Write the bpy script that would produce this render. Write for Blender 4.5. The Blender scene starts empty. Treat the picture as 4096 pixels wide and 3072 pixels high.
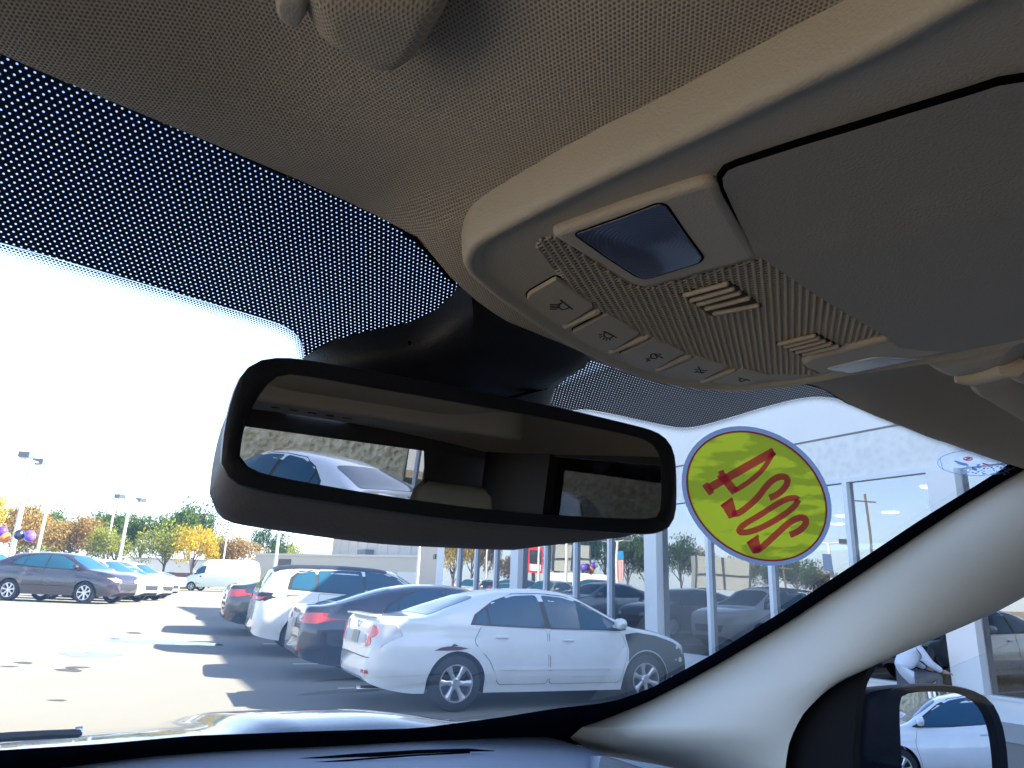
import bpy, bmesh, math, random
import numpy as np
from mathutils import Vector, Matrix
random.seed(7)
R_ = math.radians
scene = bpy.context.scene
COL = scene.collection

# ------------------------------------------------------------------ camera
FOC, YAW, PITCH, ROLL, EYE = 711.0, R_(28.5), R_(16.2), R_(2.2), 1.43
r0 = np.array([math.cos(YAW), -math.sin(YAW), 0.0])
cf = np.array([math.sin(YAW)*math.cos(PITCH), math.cos(YAW)*math.cos(PITCH), math.sin(PITCH)])
u0 = np.cross(r0, cf)
cr = math.cos(ROLL)*r0 + math.sin(ROLL)*u0
cu = -math.sin(ROLL)*r0 + math.cos(ROLL)*u0
cam_data = bpy.data.cameras.new('camera')
cam_data.sensor_width = 36.0
cam_data.lens = FOC/1024*36.0
cam_data.clip_start = 0.01
cam_data.clip_end = 4000
cam_data.dof.use_dof = False
cam = bpy.data.objects.new('camera', cam_data)
COL.objects.link(cam)
mw = Matrix.Identity(4)
for i, ax in enumerate((cr, cu, -cf)):
    for j in range(3):
        mw[j][i] = ax[j]
mw[2][3] = EYE
cam.matrix_world = mw
scene.camera = cam

# ------------------------------------------------------------------ sky, sun, exposure
SUN_EL = 36.0
SUN_AZ = 118.5                      # degrees clockwise from +Y (the way along the shop front)
world = bpy.data.worlds.new('World')
scene.world = world
world.use_nodes = True
wn = world.node_tree
bg = wn.nodes['Background']
sky = wn.nodes.new('ShaderNodeTexSky')
sky.sky_type = 'NISHITA'
sky.sun_disc = False
sky.sun_elevation = R_(SUN_EL)
sky.sun_rotation = R_(SUN_AZ)
sky.altitude = 100
sky.air_density = 1.0
sky.dust_density = 2.2
sky.ozone_density = 1.0
# thin autumn haze: the sky pales evenly towards the horizon all round
wtc = wn.nodes.new('ShaderNodeTexCoord'); wsx = wn.nodes.new('ShaderNodeSeparateXYZ')
wn.links.new(wtc.outputs['Generated'], wsx.inputs[0])
def wmath(op, a, b):
    nd = wn.nodes.new('ShaderNodeMath'); nd.operation = op
    for i, x in enumerate((a, b)):
        if isinstance(x, (int, float)): nd.inputs[i].default_value = x
        else: wn.links.new(x, nd.inputs[i])
    return nd.outputs[0]
hzf = wmath('MULTIPLY', wmath('POWER', wmath('SUBTRACT', 1.0, wmath('MAXIMUM', wsx.outputs['Z'], 0.0)), 3.0), 7.0)
wadd = wn.nodes.new('ShaderNodeVectorMath'); wadd.operation = 'ADD'
wcb = wn.nodes.new('ShaderNodeCombineXYZ')
for k, q in enumerate((.93, 1.0, 1.08)): wn.links.new(wmath('MULTIPLY', hzf, q), wcb.inputs[k])
wtint = wn.nodes.new('ShaderNodeVectorMath'); wtint.operation = 'MULTIPLY'; wtint.inputs[1].default_value = (.86, .97, 1.16)
wn.links.new(sky.outputs['Color'], wtint.inputs[0]); wn.links.new(wtint.outputs[0], wadd.inputs[0]); wn.links.new(wcb.outputs[0], wadd.inputs[1])
wn.links.new(wadd.outputs[0], bg.inputs['Color'])
bg.inputs['Strength'].default_value = 0.062
sl = bpy.data.lights.new('sun', 'SUN')
sl.energy = 5.0
sl.angle = R_(0.53)
sl.color = (1.0, 0.88, 0.70)
sun = bpy.data.objects.new('sun', sl)
COL.objects.link(sun)
sd = Vector((math.sin(R_(SUN_AZ))*math.cos(R_(SUN_EL)), math.cos(R_(SUN_AZ))*math.cos(R_(SUN_EL)), math.sin(R_(SUN_EL))))
sun.rotation_euler = sd.to_track_quat('Z', 'Y').to_euler()
sun.location = sd*60
scene.view_settings.view_transform = 'Standard'
scene.view_settings.look = 'None'
scene.view_settings.gamma = 1.0
scene.view_settings.exposure = 2.62
scene.view_settings.use_curve_mapping = False
scene.render.engine = 'CYCLES'
scene.cycles.max_bounces = 10
scene.cycles.diffuse_bounces = 5
scene.cycles.transparent_max_bounces = 24
scene.cycles.use_denoising = True
scene.cycles.sample_clamp_indirect = 8.0

# ------------------------------------------------------------------ helpers
def smooth01(t):
    t = max(0.0, min(1.0, t))
    return t*t*(3-2*t)

def pchip(pts):
    """monotone cubic through (x, value) pairs"""
    xs = [p[0] for p in pts]; ys = [p[1] for p in pts]
    n = len(xs)
    d = [(ys[i+1]-ys[i])/(xs[i+1]-xs[i]) for i in range(n-1)]
    m = [0.0]*n
    m[0], m[-1] = d[0], d[-1]
    for i in range(1, n-1):
        m[i] = 0.0 if d[i-1]*d[i] <= 0 else 2*d[i-1]*d[i]/(d[i-1]+d[i])
    def f(x):
        if x <= xs[0]: return ys[0]
        if x >= xs[-1]: return ys[-1]
        lo, hi = 0, n-1
        while hi-lo > 1:
            k = (lo+hi)//2
            if xs[k] <= x: lo = k
            else: hi = k
        h = xs[hi]-xs[lo]; t = (x-xs[lo])/h
        return ((1+2*t)*(1-t)**2*ys[lo] + t*(1-t)**2*h*m[lo] + t*t*(3-2*t)*ys[hi] + t*t*(t-1)*h*m[hi])
    return f

class MB:
    def __init__(s):
        s.v, s.f, s.m, s.uv = [], [], [], {}
    def add(s, verts, faces, mi=0, uvs=None):
        b = len(s.v)
        s.v += [tuple(v) for v in verts]
        for q in faces:
            s.f.append([b+i for i in q]); s.m.append(mi)
        if uvs is not None:
            for i, u in enumerate(uvs): s.uv[b+i] = u
    def box(s, c, d, rz=0.0, mi=0, ax=None):
        hx, hy, hz = d[0]/2, d[1]/2, d[2]/2
        vs = []
        for x in (-hx, hx):
            for y in (-hy, hy):
                for z in (-hz, hz):
                    if ax is not None:
                        p = ax[0]*x + ax[1]*y + ax[2]*z
                        vs.append((c[0]+p[0], c[1]+p[1], c[2]+p[2]))
                    else:
                        vs.append((c[0]+x*math.cos(rz)-y*math.sin(rz), c[1]+x*math.sin(rz)+y*math.cos(rz), c[2]+z))
        s.add(vs, [(0,1,3,2),(4,6,7,5),(0,4,5,1),(2,3,7,6),(0,2,6,4),(1,5,7,3)], mi)
    def ring_loft(s, rings, cap0=True, cap1=True, mi=0, closed=True):
        n = len(rings[0]); vs = [p for r in rings for p in r]; fs = []
        for k in range(len(rings)-1):
            for i in range(n if closed else n-1):
                j = (i+1) % n
                fs.append((k*n+i, k*n+j, (k+1)*n+j, (k+1)*n+i))
        if cap0: fs.append(tuple(reversed(range(n))))
        if cap1: fs.append(tuple((len(rings)-1)*n+i for i in range(n)))
        s.add(vs, fs, mi)
    def tube(s, pts, rad, n=8, mi=0, cap=True):
        pts = [Vector(p) for p in pts]
        rads = rad if isinstance(rad, (list, tuple)) else [rad]*len(pts)
        rings = []; prev = None
        for i, p in enumerate(pts):
            t = (pts[min(i+1, len(pts)-1)]-pts[max(i-1, 0)])
            if t.length < 1e-9: t = Vector((0,0,1))
            t.normalize()
            if prev is None:
                a = Vector((0,0,1)) if abs(t.z) < .9 else Vector((1,0,0))
                nx = t.cross(a).normalized()
            else:
                nx = (prev - t*prev.dot(t)).normalized()
            prev = nx; ny = t.cross(nx)
            rings.append([tuple(p + (nx*math.cos(2*math.pi*k/n)+ny*math.sin(2*math.pi*k/n))*rads[i]) for k in range(n)])
        s.ring_loft(rings, cap, cap, mi)
    def lathe(s, prof, n=24, axis='z', org=(0,0,0), mi=0, cap0=False, cap1=False):
        rings = []
        for r, h in prof:
            ring = []
            for k in range(n):
                a = 2*math.pi*k/n; c, d = r*math.cos(a), r*math.sin(a)
                p = {'z': (c, d, h), 'y': (c, h, d), 'x': (h, c, d)}[axis]
                ring.append((p[0]+org[0], p[1]+org[1], p[2]+org[2]))
            rings.append(ring)
        s.ring_loft(rings, cap0, cap1, mi)
    def build(s, name, mats, parent=None, smooth=True, angle=38, fix=True):
        me = bpy.data.meshes.new(name)
        me.from_pydata(s.v, [], s.f)
        if not isinstance(mats, (list, tuple)): mats = [mats]
        for m in mats: me.materials.append(m)
        me.polygons.foreach_set('material_index', s.m)
        if s.uv:
            ul = me.uv_layers.new(name='UVMap')
            li = np.empty(len(me.loops), dtype=np.int32)
            me.loops.foreach_get('vertex_index', li)
            arr = np.zeros((len(li), 2), dtype=np.float32)
            for k, vi in enumerate(li):
                u = s.uv.get(int(vi))
                if u is not None: arr[k] = u
            ul.data.foreach_set('uv', arr.ravel())
        if fix:
            bm = bmesh.new(); bm.from_mesh(me)
            bmesh.ops.recalc_face_normals(bm, faces=bm.faces)
            bm.to_mesh(me); bm.free()
        if smooth:
            me.polygons.foreach_set('use_smooth', [True]*len(me.polygons))
            try: me.set_sharp_from_angle(angle=R_(angle))
            except Exception: pass
        me.update()
        o = bpy.data.objects.new(name, me)
        COL.objects.link(o)
        if parent is not None: o.parent = parent
        return o

def tag(o, label=None, cat=None, group=None, kind=None):
    if label: o['label'] = label
    if cat: o['category'] = cat
    if group: o['group'] = group
    if kind: o['kind'] = kind
    return o

def empty(name, loc=(0,0,0), rz=0.0, label=None, cat=None, group=None, scale=1.0):
    o = bpy.data.objects.new(name, None)
    COL.objects.link(o)
    o.empty_display_size = .3
    o.location = loc; o.rotation_euler = (0, 0, rz); o.scale = (scale,)*3
    return tag(o, label, cat, group)

def copy_tree(o, parent=None):
    c = o.copy(); COL.objects.link(c)
    if parent is not None: c.parent = parent
    for ch in list(o.children): copy_tree(ch, c)
    return c

def patch2d(poly, step):
    """fill a 2-D outline with a fine mesh: returns verts (u,v), faces, boundary loop"""
    bm = bmesh.new()
    vs = [bm.verts.new((p[0], p[1], 0)) for p in poly]
    bm.faces.new(vs)
    bmesh.ops.triangulate(bm, faces=bm.faces[:])
    bmesh.ops.dissolve_limit(bm, angle_limit=.01, verts=bm.verts[:], edges=bm.edges[:])
    for ax in (0, 1):
        lo = min(p[ax] for p in poly); hi = max(p[ax] for p in poly)
        n = int((hi-lo)/step)
        for k in range(1, n+1):
            co = [0, 0, 0]; no = [0, 0, 0]; co[ax] = lo+k*(hi-lo)/(n+1); no[ax] = 1
            g = bm.verts[:]+bm.edges[:]+bm.faces[:]
            bmesh.ops.bisect_plane(bm, geom=g, plane_co=co, plane_no=no)
    bmesh.ops.triangulate(bm, faces=[f for f in bm.faces if len(f.verts) > 4])
    bm.verts.index_update()
    V = [(v.co.x, v.co.y) for v in bm.verts]
    F = [[v.index for v in f.verts] for f in bm.faces]
    B = [(e.verts[0].index, e.verts[1].index) for e in bm.edges if len(e.link_faces) == 1]
    bm.free()
    return V, F, B

def inset(poly, d):
    n = len(poly); out = []
    area = sum(poly[i][0]*poly[(i+1) % n][1]-poly[(i+1) % n][0]*poly[i][1] for i in range(n))
    sg = 1 if area > 0 else -1
    for i in range(n):
        p0, p1, p2 = Vector(poly[i-1][:2]), Vector(poly[i][:2]), Vector(poly[(i+1) % n][:2])
        e1 = (p1-p0); e2 = (p2-p1)
        if e1.length < 1e-9 or e2.length < 1e-9:
            out.append(tuple(p1)); continue
        e1.normalize(); e2.normalize()
        n1 = Vector((-e1.y, e1.x))*sg; n2 = Vector((-e2.y, e2.x))*sg
        b = n1+n2
        if b.length < .3: b = n1
        else: b = b/(max(.45, b.length_squared/2))
        q = p1+b*d
        out.append((q.x, q.y))
    return out

def rounded(poly, r, n=4):
    """round the corners of a 2-D outline"""
    out = []; m = len(poly)
    for i in range(m):
        p0, p1, p2 = Vector(poly[i-1][:2]), Vector(poly[i][:2]), Vector(poly[(i+1) % m][:2])
        a = p0-p1; b = p2-p1
        ra = min(r, a.length*.45); rb = min(r, b.length*.45)
        A = p1+a.normalized()*ra; B = p1+b.normalized()*rb
        for k in range(n+1):
            t = k/n
            q = A*(1-t)**2 + p1*2*t*(1-t) + B*t*t
            out.append((q.x, q.y))
    return out

def smooth_loop(pts, it=1, closed=True):
    """Chaikin corner cutting"""
    pts = [np.array(p, dtype=float) for p in pts]
    for _ in range(it):
        out = []
        n = len(pts)
        if not closed: out.append(pts[0])
        for i in range(n if closed else n-1):
            a, b = pts[i], pts[(i+1) % n]
            out += [a*.75+b*.25, a*.25+b*.75]
        if not closed: out.append(pts[-1])
        pts = out
    return pts

def resample(pts, n):
    pts = [np.array(p, dtype=float) for p in pts]
    d = [0.0]
    for i in range(1, len(pts)): d.append(d[-1]+np.linalg.norm(pts[i]-pts[i-1]))
    out = []
    for k in range(n):
        t = d[-1]*k/(n-1); j = 0
        while j < len(d)-2 and d[j+1] < t: j += 1
        w = (t-d[j])/max(1e-9, d[j+1]-d[j])
        out.append(pts[j]*(1-w)+pts[j+1]*w)
    return out

# ------------------------------------------------------------------ materials
class NT:
    def __init__(s, name):
        s.mat = bpy.data.materials.new(name); s.mat.use_nodes = True
        s.t = s.mat.node_tree; s.t.nodes.clear()
        s.out = s.n('ShaderNodeOutputMaterial')
    def n(s, typ, **kw):
        nd = s.t.nodes.new(typ)
        for k, v in kw.items():
            if k.startswith('i_'):
                key = k[2:]
                key = int(key) if key.isdigit() else key.replace('_', ' ')
                nd.inputs[key].default_value = v
            else: setattr(nd, k, v)
        return nd
    def l(s, a, b): s.t.links.new(a, b)
    def math(s, op, a, b=None, c=None):
        nd = s.n('ShaderNodeMath', operation=op)
        for i, x in enumerate((a, b, c)):
            if x is None: continue
            if isinstance(x, (int, float)): nd.inputs[i].default_value = x
            else: s.l(x, nd.inputs[i])
        return nd.outputs[0]
    def vmath(s, op, a, b=None):
        nd = s.n('ShaderNodeVectorMath', operation=op)
        for i, x in enumerate((a, b)):
            if x is None: continue
            if isinstance(x, (tuple, list)): nd.inputs[i].default_value = x
            elif isinstance(x, (int, float)): nd.inputs['Scale'].default_value = x
            else: s.l(x, nd.inputs[i])
        return nd.outputs['Value'] if op == 'LENGTH' else nd.outputs[0]
    def mixc(s, fac, a, b, mode='MIX'):
        nd = s.n('ShaderNodeMix', data_type='RGBA', blend_type=mode)
        for key, x in ((0, fac), (6, a), (7, b)):
            if isinstance(x, (int, float)): nd.inputs[key].default_value = x
            elif isinstance(x, (tuple, list)): nd.inputs[key].default_value = (*x[:3], 1)
            else: s.l(x, nd.inputs[key])
        return nd.outputs[2]

def M(name, col, rough=.5, metal=0.0, coat=0.0, spec=.5, var=0.0, vscale=8.0, bump=0.0, bscale=200.0, emit=None, sheen=0.0, dirt=None, dscale=3.0, damount=.5):
    a = NT(name)
    p = a.n('ShaderNodeBsdfPrincipled')
    p.inputs['Base Color'].default_value = (*col, 1)
    p.inputs['Roughness'].default_value = rough
    p.inputs['Metallic'].default_value = metal
    p.inputs['Coat Weight'].default_value = coat
    p.inputs['Coat Roughness'].default_value = .04
    p.inputs['Specular IOR Level'].default_value = spec
    if sheen: p.inputs['Sheen Weight'].default_value = sheen
    tc = a.n('ShaderNodeTexCoord')
    last = None
    if var:
        nz = a.n('ShaderNodeTexNoise', i_Scale=vscale, i_Detail=5.0, i_Roughness=.6)
        a.l(tc.outputs['Object'], nz.inputs['Vector'])
        lo = tuple(c*(1-var) for c in col); hi = tuple(min(1, c*(1+var)) for c in col)
        last = a.mixc(nz.outputs['Fac'], lo, hi)
    if dirt is not None:
        nd = a.n('ShaderNodeTexNoise', i_Scale=dscale, i_Detail=6.0, i_Roughness=.65)
        a.l(tc.outputs['Object'], nd.inputs['Vector'])
        mr = a.n('ShaderNodeMapRange', i_1=.48, i_2=.72, i_3=0.0, i_4=damount)
        a.l(nd.outputs['Fac'], mr.inputs[0])
        last = a.mixc(mr.outputs[0], last if last is not None else col, dirt)
    if last is not None: a.l(last, p.inputs['Base Color'])
    if bump:
        nb = a.n('ShaderNodeTexNoise', i_Scale=bscale, i_Detail=3.0)
        a.l(tc.outputs['Object'], nb.inputs['Vector'])
        bp = a.n('ShaderNodeBump', i_Strength=bump, i_Distance=.002)
        a.l(nb.outputs['Fac'], bp.inputs['Height'])
        a.l(bp.outputs[0], p.inputs['Normal'])
    if emit:
        p.inputs['Emission Color'].default_value = (*emit[:3], 1)
        p.inputs['Emission Strength'].default_value = emit[3]
    a.l(p.outputs[0], a.out.inputs['Surface'])
    return a.mat

def hexdots(a, uv, pitch):
    """distance (in pitches) from the nearest node of a staggered dot lattice"""
    sx, sy = 1/pitch, 1/(pitch*1.732)
    outs = []
    for off in ((0, 0, 0), (.5, .5, 0)):
        v = a.vmath('MULTIPLY', uv, (sx, sy, 0))
        v = a.vmath('ADD', v, off)
        v = a.vmath('FRACTION', v)
        v = a.vmath('SUBTRACT', v, (.5, .5, 0))
        v = a.vmath('MULTIPLY', v, (1, 1.732, 0))
        outs.append(a.vmath('LENGTH', v))
    return a.math('MINIMUM', outs[0], outs[1])

def fabric_mat(name, col, hole, pitch, turn=0.0, depth=.0012):
    a = NT(name)
    uvn = a.n('ShaderNodeUVMap', uv_map='UVMap')
    vr = a.n('ShaderNodeVectorRotate', rotation_type='Z_AXIS', i_Angle=turn)
    a.l(uvn.outputs[0], vr.inputs['Vector'])
    nz = a.n('ShaderNodeTexNoise', i_Scale=120.0, i_Detail=2.0)
    a.l(uvn.outputs[0], nz.inputs['Vector'])
    jit = a.vmath('SUBTRACT', nz.outputs['Color'], (.5, .5, .5))
    jit = a.vmath('MULTIPLY', jit, (pitch*.12, pitch*.12, 0))
    v = a.vmath('ADD', vr.outputs[0], jit)
    d = hexdots(a, v, pitch)
    mr = a.n('ShaderNodeMapRange', interpolation_type='SMOOTHSTEP', i_1=.14, i_2=.42, i_3=0.0, i_4=1.0)
    a.l(d, mr.inputs[0])
    fine = a.n('ShaderNodeTexNoise', i_Scale=900.0, i_Detail=2.0)
    a.l(uvn.outputs[0], fine.inputs['Vector'])
    c1 = a.mixc(fine.outputs['Fac'], tuple(c*.8 for c in col), tuple(c*1.18 for c in col))
    c2 = a.mixc(mr.outputs[0], hole, c1)
    p = a.n('ShaderNodeBsdfPrincipled', i_Roughness=.95)
    p.inputs['Specular IOR Level'].default_value = .15
    a.l(c2, p.inputs['Base Color'])
    h = a.math('ADD', mr.outputs[0], a.math('MULTIPLY', fine.outputs['Fac'], .25))
    bp = a.n('ShaderNodeBump', i_Strength=.8, i_Distance=depth)
    a.l(h, bp.inputs['Height']); a.l(bp.outputs[0], p.inputs['Normal'])
    a.l(p.outputs[0], a.out.inputs['Surface'])
    return a.mat

def pane_mat(name, tint, refl, veil=0.0, veilcol=(.9, .93, 1), rough=0.0, wave=0.0, coated=1.0):
    """single sheet of glass: see-through, Fresnel mirror, and a thin dust veil that scatters light and stands in for glare"""
    a = NT(name)
    tr = a.n('ShaderNodeBsdfTransparent'); tr.inputs[0].default_value = (*tint, 1)
    last = tr.outputs[0]
    if veil:
        tl = a.n('ShaderNodeBsdfTranslucent'); tl.inputs[0].default_value = (*veilcol, 1)
        tc = a.n('ShaderNodeTexCoord')
        nz = a.n('ShaderNodeTexNoise', i_Scale=5.0, i_Detail=5.0)
        a.l(tc.outputs['Object'], nz.inputs['Vector'])
        fac = a.math('MULTIPLY', a.math('ADD', nz.outputs['Fac'], .5), veil)
        mx = a.n('ShaderNodeMixShader'); a.l(fac, mx.inputs[0]); a.l(last, mx.inputs[1]); a.l(tl.outputs[0], mx.inputs[2])
        last = mx.outputs[0]
    gl = a.n('ShaderNodeBsdfAnisotropic'); gl.inputs['Roughness'].default_value = rough
    if wave:
        tc2 = a.n('ShaderNodeTexCoord')
        nw = a.n('ShaderNodeTexNoise', i_Scale=.7, i_Detail=1.0)
        a.l(tc2.outputs['Object'], nw.inputs['Vector'])
        bw = a.n('ShaderNodeBump', i_Strength=wave, i_Distance=.02)
        a.l(nw.outputs['Fac'], bw.inputs['Height']); a.l(bw.outputs[0], gl.inputs['Normal'])
    fr = a.n('ShaderNodeFresnel', i_IOR=1.5)
    fac = a.math('MINIMUM', a.math('ADD', a.math('MULTIPLY', fr.outputs[0], coated), refl), .95)
    m2 = a.n('ShaderNodeMixShader'); a.l(fac, m2.inputs[0]); a.l(last, m2.inputs[1]); a.l(gl.outputs[0], m2.inputs[2])
    a.l(m2.outputs[0], a.out.inputs['Surface'])
    return a.mat
# ------------------------------------------------------------------ the car the photograph is taken from
CAR_T = YAW - R_(39.0)
fw = np.array([math.sin(CAR_T), math.cos(CAR_T), 0.0]); rt = np.array([math.cos(CAR_T), -math.sin(CAR_T), 0.0])
EX = -0.33                                   # the eye sits left of the car's centre line
EYEL = np.array([EX, 0.0, EYE])
H = EYE

def sight(x, y):
    """direction, in the car's own axes (right, forward, up), towards a point of the photograph"""
    d = cf + cr*(x/2.16-512)/FOC + cu*(384-y/2.16)/FOC
    return np.array([d@rt, d@fw, d[2]])
def hit_z(x, y, z):
    d = sight(x, y); return EYEL + d*((z-EYEL[2])/d[2])
def hit_x(x, y, X):
    d = sight(x, y); return EYEL + d*((X-EYEL[0])/d[0])
def hit_plane(x, y, p, n):
    d = sight(x, y); return EYEL + d*(((np.array(p)-EYEL)@np.array(n))/(d@np.array(n)))
HZ = H+.19
def yW(x, z): return .31 + (HZ-z)*2.17 - .25*x*x
def nW(x):
    g = np.array([.5*x, 1.0, 2.17]); return -g/np.linalg.norm(g)       # towards the cabin
def hit_W(x, y, off=0.0):
    d = sight(x, y); a, b = .05, 4.0
    for _ in range(50):
        m = (a+b)/2; p = EYEL+d*m
        if p[1] > yW(p[0], p[2]): b = m
        else: a = m
    p = EYEL+d*a
    return p + nW(p[0])*off
r2 = lambda x, y: (971.9+.3661*x, 378+.3661*y)
r3 = lambda x, y: (1457.9+.3417*x, .3417*y)
r4 = lambda x, y: (1565.9+.2929*x, 540+.2929*y)
r7 = lambda x, y: (594+.4394*x, 1403.9+.4394*y)
rw = lambda x, y: (1403.9+.3652*x, 809.9+.3652*y)      # 2600,1500 window
rb = lambda x, y: (1025.9+.2929*x, 540+.2929*y)        # 1900,1000 window

# materials of the cabin
m_liner = fabric_mat('headliner_fabric', (.59, .495, .375), (.29, .225, .165), .00165, .35, .0005)
m_visor = fabric_mat('visor_fabric', (.58, .475, .35), (.38, .30, .22), .0016, .2, .0003)
m_beige = M('beige_plastic', (.54, .445, .33), .55, bump=.25, bscale=900)
m_beige_shaded = M('beige_plastic_shaded', (.37, .315, .245), .6, bump=.25, bscale=900)  # same beige plastic, darkened for the shade on its downward face
m_trim = M('pillar_trim', (.53, .50, .44), .42, bump=.12, bscale=700)
m_dash = M('dash_plastic', (.20, .235, .285), .6, spec=.3, bump=.3, bscale=900)
m_black = M('black_plastic', (.011, .011, .013), .42, spec=.3, bump=.15, bscale=600)
m_blackg = M('black_gloss', (.012, .013, .016), .18)
m_rubber = M('black_rubber', (.006, .008, .016), .8, spec=0.0)
m_gap = M('dark_gap', (.004, .004, .005), .9, spec=0.0)
m_icon = M('icon_print', (.02, .018, .016), .7)
m_cloth = M('seat_leather', (.30, .265, .21), .55, bump=.2, bscale=300)
m_mirror = M('mirror_silver', (.55, .55, .56), .0, metal=1.0)
m_mirror2 = M('door_mirror_silver', (.86, .90, .98), .0, metal=1.0)
m_hood = M('blue_grey_paint', (.06, .075, .10), .22, metal=.55, coat=1.0)

def frit_mat():
    a = NT('frit_dots')
    uv = a.n('ShaderNodeUVMap', uv_map='UVMap')
    d = hexdots(a, uv.outputs[0], .0029)
    hole = a.math('LESS_THAN', d, .155)
    p = a.n('ShaderNodeBsdfPrincipled', i_Roughness=.35); p.inputs['Base Color'].default_value = (.008, .014, .05, 1)
    t = a.n('ShaderNodeBsdfTransparent')
    mx = a.n('ShaderNodeMixShader'); a.l(hole, mx.inputs[0]); a.l(p.outputs[0], mx.inputs[1]); a.l(t.outputs[0], mx.inputs[2])
    a.l(mx.outputs[0], a.out.inputs['Surface']); return a.mat
def fade_mat():
    a = NT('frit_fade_dots')
    uv = a.n('ShaderNodeUVMap', uv_map='UVMap')
    at = a.n('ShaderNodeAttribute', attribute_name='fade')
    d = hexdots(a, uv.outputs[0], .0017)
    rad = a.math('MULTIPLY', a.math('SUBTRACT', 1.0, at.outputs['Fac']), .44)
    ink = a.math('LESS_THAN', d, rad)
    p = a.n('ShaderNodeBsdfPrincipled', i_Roughness=.35); p.inputs['Base Color'].default_value = (.006, .009, .022, 1)
    t = a.n('ShaderNodeBsdfTransparent')
    mx = a.n('ShaderNodeMixShader'); a.l(ink, mx.inputs[0]); a.l(t.outputs[0], mx.inputs[1]); a.l(p.outputs[0], mx.inputs[2])
    a.l(mx.outputs[0], a.out.inputs['Surface']); return a.mat
m_frit, m_fade = frit_mat(), fade_mat()
m_wind = pane_mat('windshield_glass', (.88, .95, 1.0), 0.0, veil=.045, veilcol=(.55, .80, 1.0))  # bluish veil: dust, also imitating the washed-out glare
m_door_glass = pane_mat('door_glass', (.90, .95, .99), 0.0, coated=.3)
m_sail = M('sail_plastic', (.007, .007, .009), .6, spec=.1)

own = empty('parked_car', tuple(rt*(-EX)), -CAR_T, 'blue grey car seen from its beige cabin, mirror and windshield in front', 'car')

# windshield
px_edge = [(2290, 950), (2212, 990), (2175, 1010), (2000, 1120), (1840, 1230), (1700, 1325), (1560, 1410), (1390, 1500), (1220, 1560)]
edge3 = [hit_W(*p) for p in px_edge]
xr_of_z = pchip(sorted([(float(p[2]), float(p[0])+.012) for p in edge3]))
mb = MB(); zs = [H-.27+(.235+.27)*k/24 for k in range(25)]; nx = 22
vs, fs = [], []
for z in zs:
    x1 = xr_of_z(z)
    for i in range(nx+1):
        x = -.78+(x1+.78)*i/nx; vs.append((x, yW(x, z), z))
for k in range(24):
    for i in range(nx): fs.append((k*(nx+1)+i, k*(nx+1)+i+1, (k+1)*(nx+1)+i+1, (k+1)*(nx+1)+i))
mb.add(vs, fs); wind = mb.build('windshield', m_wind, own, fix=False)
ARC = math.sqrt(1+2.17**2)
def uvW(p): return (float(p[0]), float(p[2])*ARC)

bot = [(-90, 492), (0, 517), (150, 560), (300, 604), (450, 648), (560, 680), (608, 696), (637, 714), (653, 738), (656, 770), (670, 830), (800, 915), (1000, 940),
       (1130, 925), (1185, 898), (1245, 878), (1300, 885), (1400, 908), (1465, 921), (1500, 919), (1560, 903), (1660, 872), (1735, 854), (1790, 853), (1840, 870), (1900, 897), (2000, 938), (2100, 975), (2185, 1003), (2260, 1035)]
B = [tuple(p) for p in smooth_loop(bot, 2, closed=False)]
mb = MB(); vs, fs, uv = [], [], []
for i, b in enumerate(B):
    p = hit_W(*b, .002); q = np.array([p[0], 0, H+.225]); q[1] = yW(q[0], q[2]); q += nW(q[0])*.002
    for t in (0, .5, 1):
        w = p*(1-t)+q*t; vs.append(w); uv.append(uvW(w))
for i in range(len(B)-1):
    for t in (0, 1): fs.append((i*3+t, (i+1)*3+t, (i+1)*3+t+1, i*3+t+1))
mb.add(vs, fs, 0, uv); mb.build('frit', m_frit, wind, fix=False)
mb = MB(); vs, fs, uv, fade = [], [], [], []
for i, b in enumerate(B):
    a_, c_ = B[max(0, i-1)], B[min(len(B)-1, i+1)]
    t = np.array([c_[0]-a_[0], c_[1]-a_[1]]); t /= np.linalg.norm(t); n = np.array([-t[1], t[0]])
    wd = 30 if b[0] < 700 else 15
    for k in range(4):
        q = hit_W(b[0]+n[0]*wd*k/3, b[1]+n[1]*wd*k/3, .0025); vs.append(q); uv.append(uvW(q)); fade.append(k/3)
for i in range(len(B)-1):
    for k in range(3): fs.append((i*4+k, i*4+k+1, (i+1)*4+k+1, (i+1)*4+k))
mb.add(vs, fs, 0, uv); o = mb.build('frit_fade', m_fade, wind, fix=False)
at = o.data.attributes.new('fade', 'FLOAT', 'POINT'); at.data.foreach_set('value', fade)
# solid black band under the header and black seal along pillar and foot
def ribbonW(name, upper, lower, off, mat):
    n = 60; U = resample(upper, n); Lw = resample(lower, n); mb = MB(); vs, fs = [], []
    for i in range(n):
        for t in (0, .5, 1):
            q = U[i]*(1-t)+Lw[i]*t; vs.append(hit_W(q[0], q[1], off))
    for i in range(n-1):
        for t in (0, 1): fs.append((i*3+t, i*3+t+1, (i+1)*3+t+1, (i+1)*3+t))
    mb.add(vs, fs); return mb.build(name, mat, wind, fix=False)
hd = [(-80, 55), (0, 88), (400, 262), (830, 450), (905, 508), (985, 600)]
ribbonW('black_band', [(p[0], p[1]-22) for p in hd], [(p[0]-3, p[1]+13) for p in hd], .0035, m_rubber)
hd = [(1690, 800), (1780, 831), (1827, 860), (2000, 931), (2200, 1001)]
ribbonW('black_band', [(p[0], p[1]-25) for p in hd], [(p[0]-3, p[1]+5) for p in hd], .0035, m_rubber)
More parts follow.
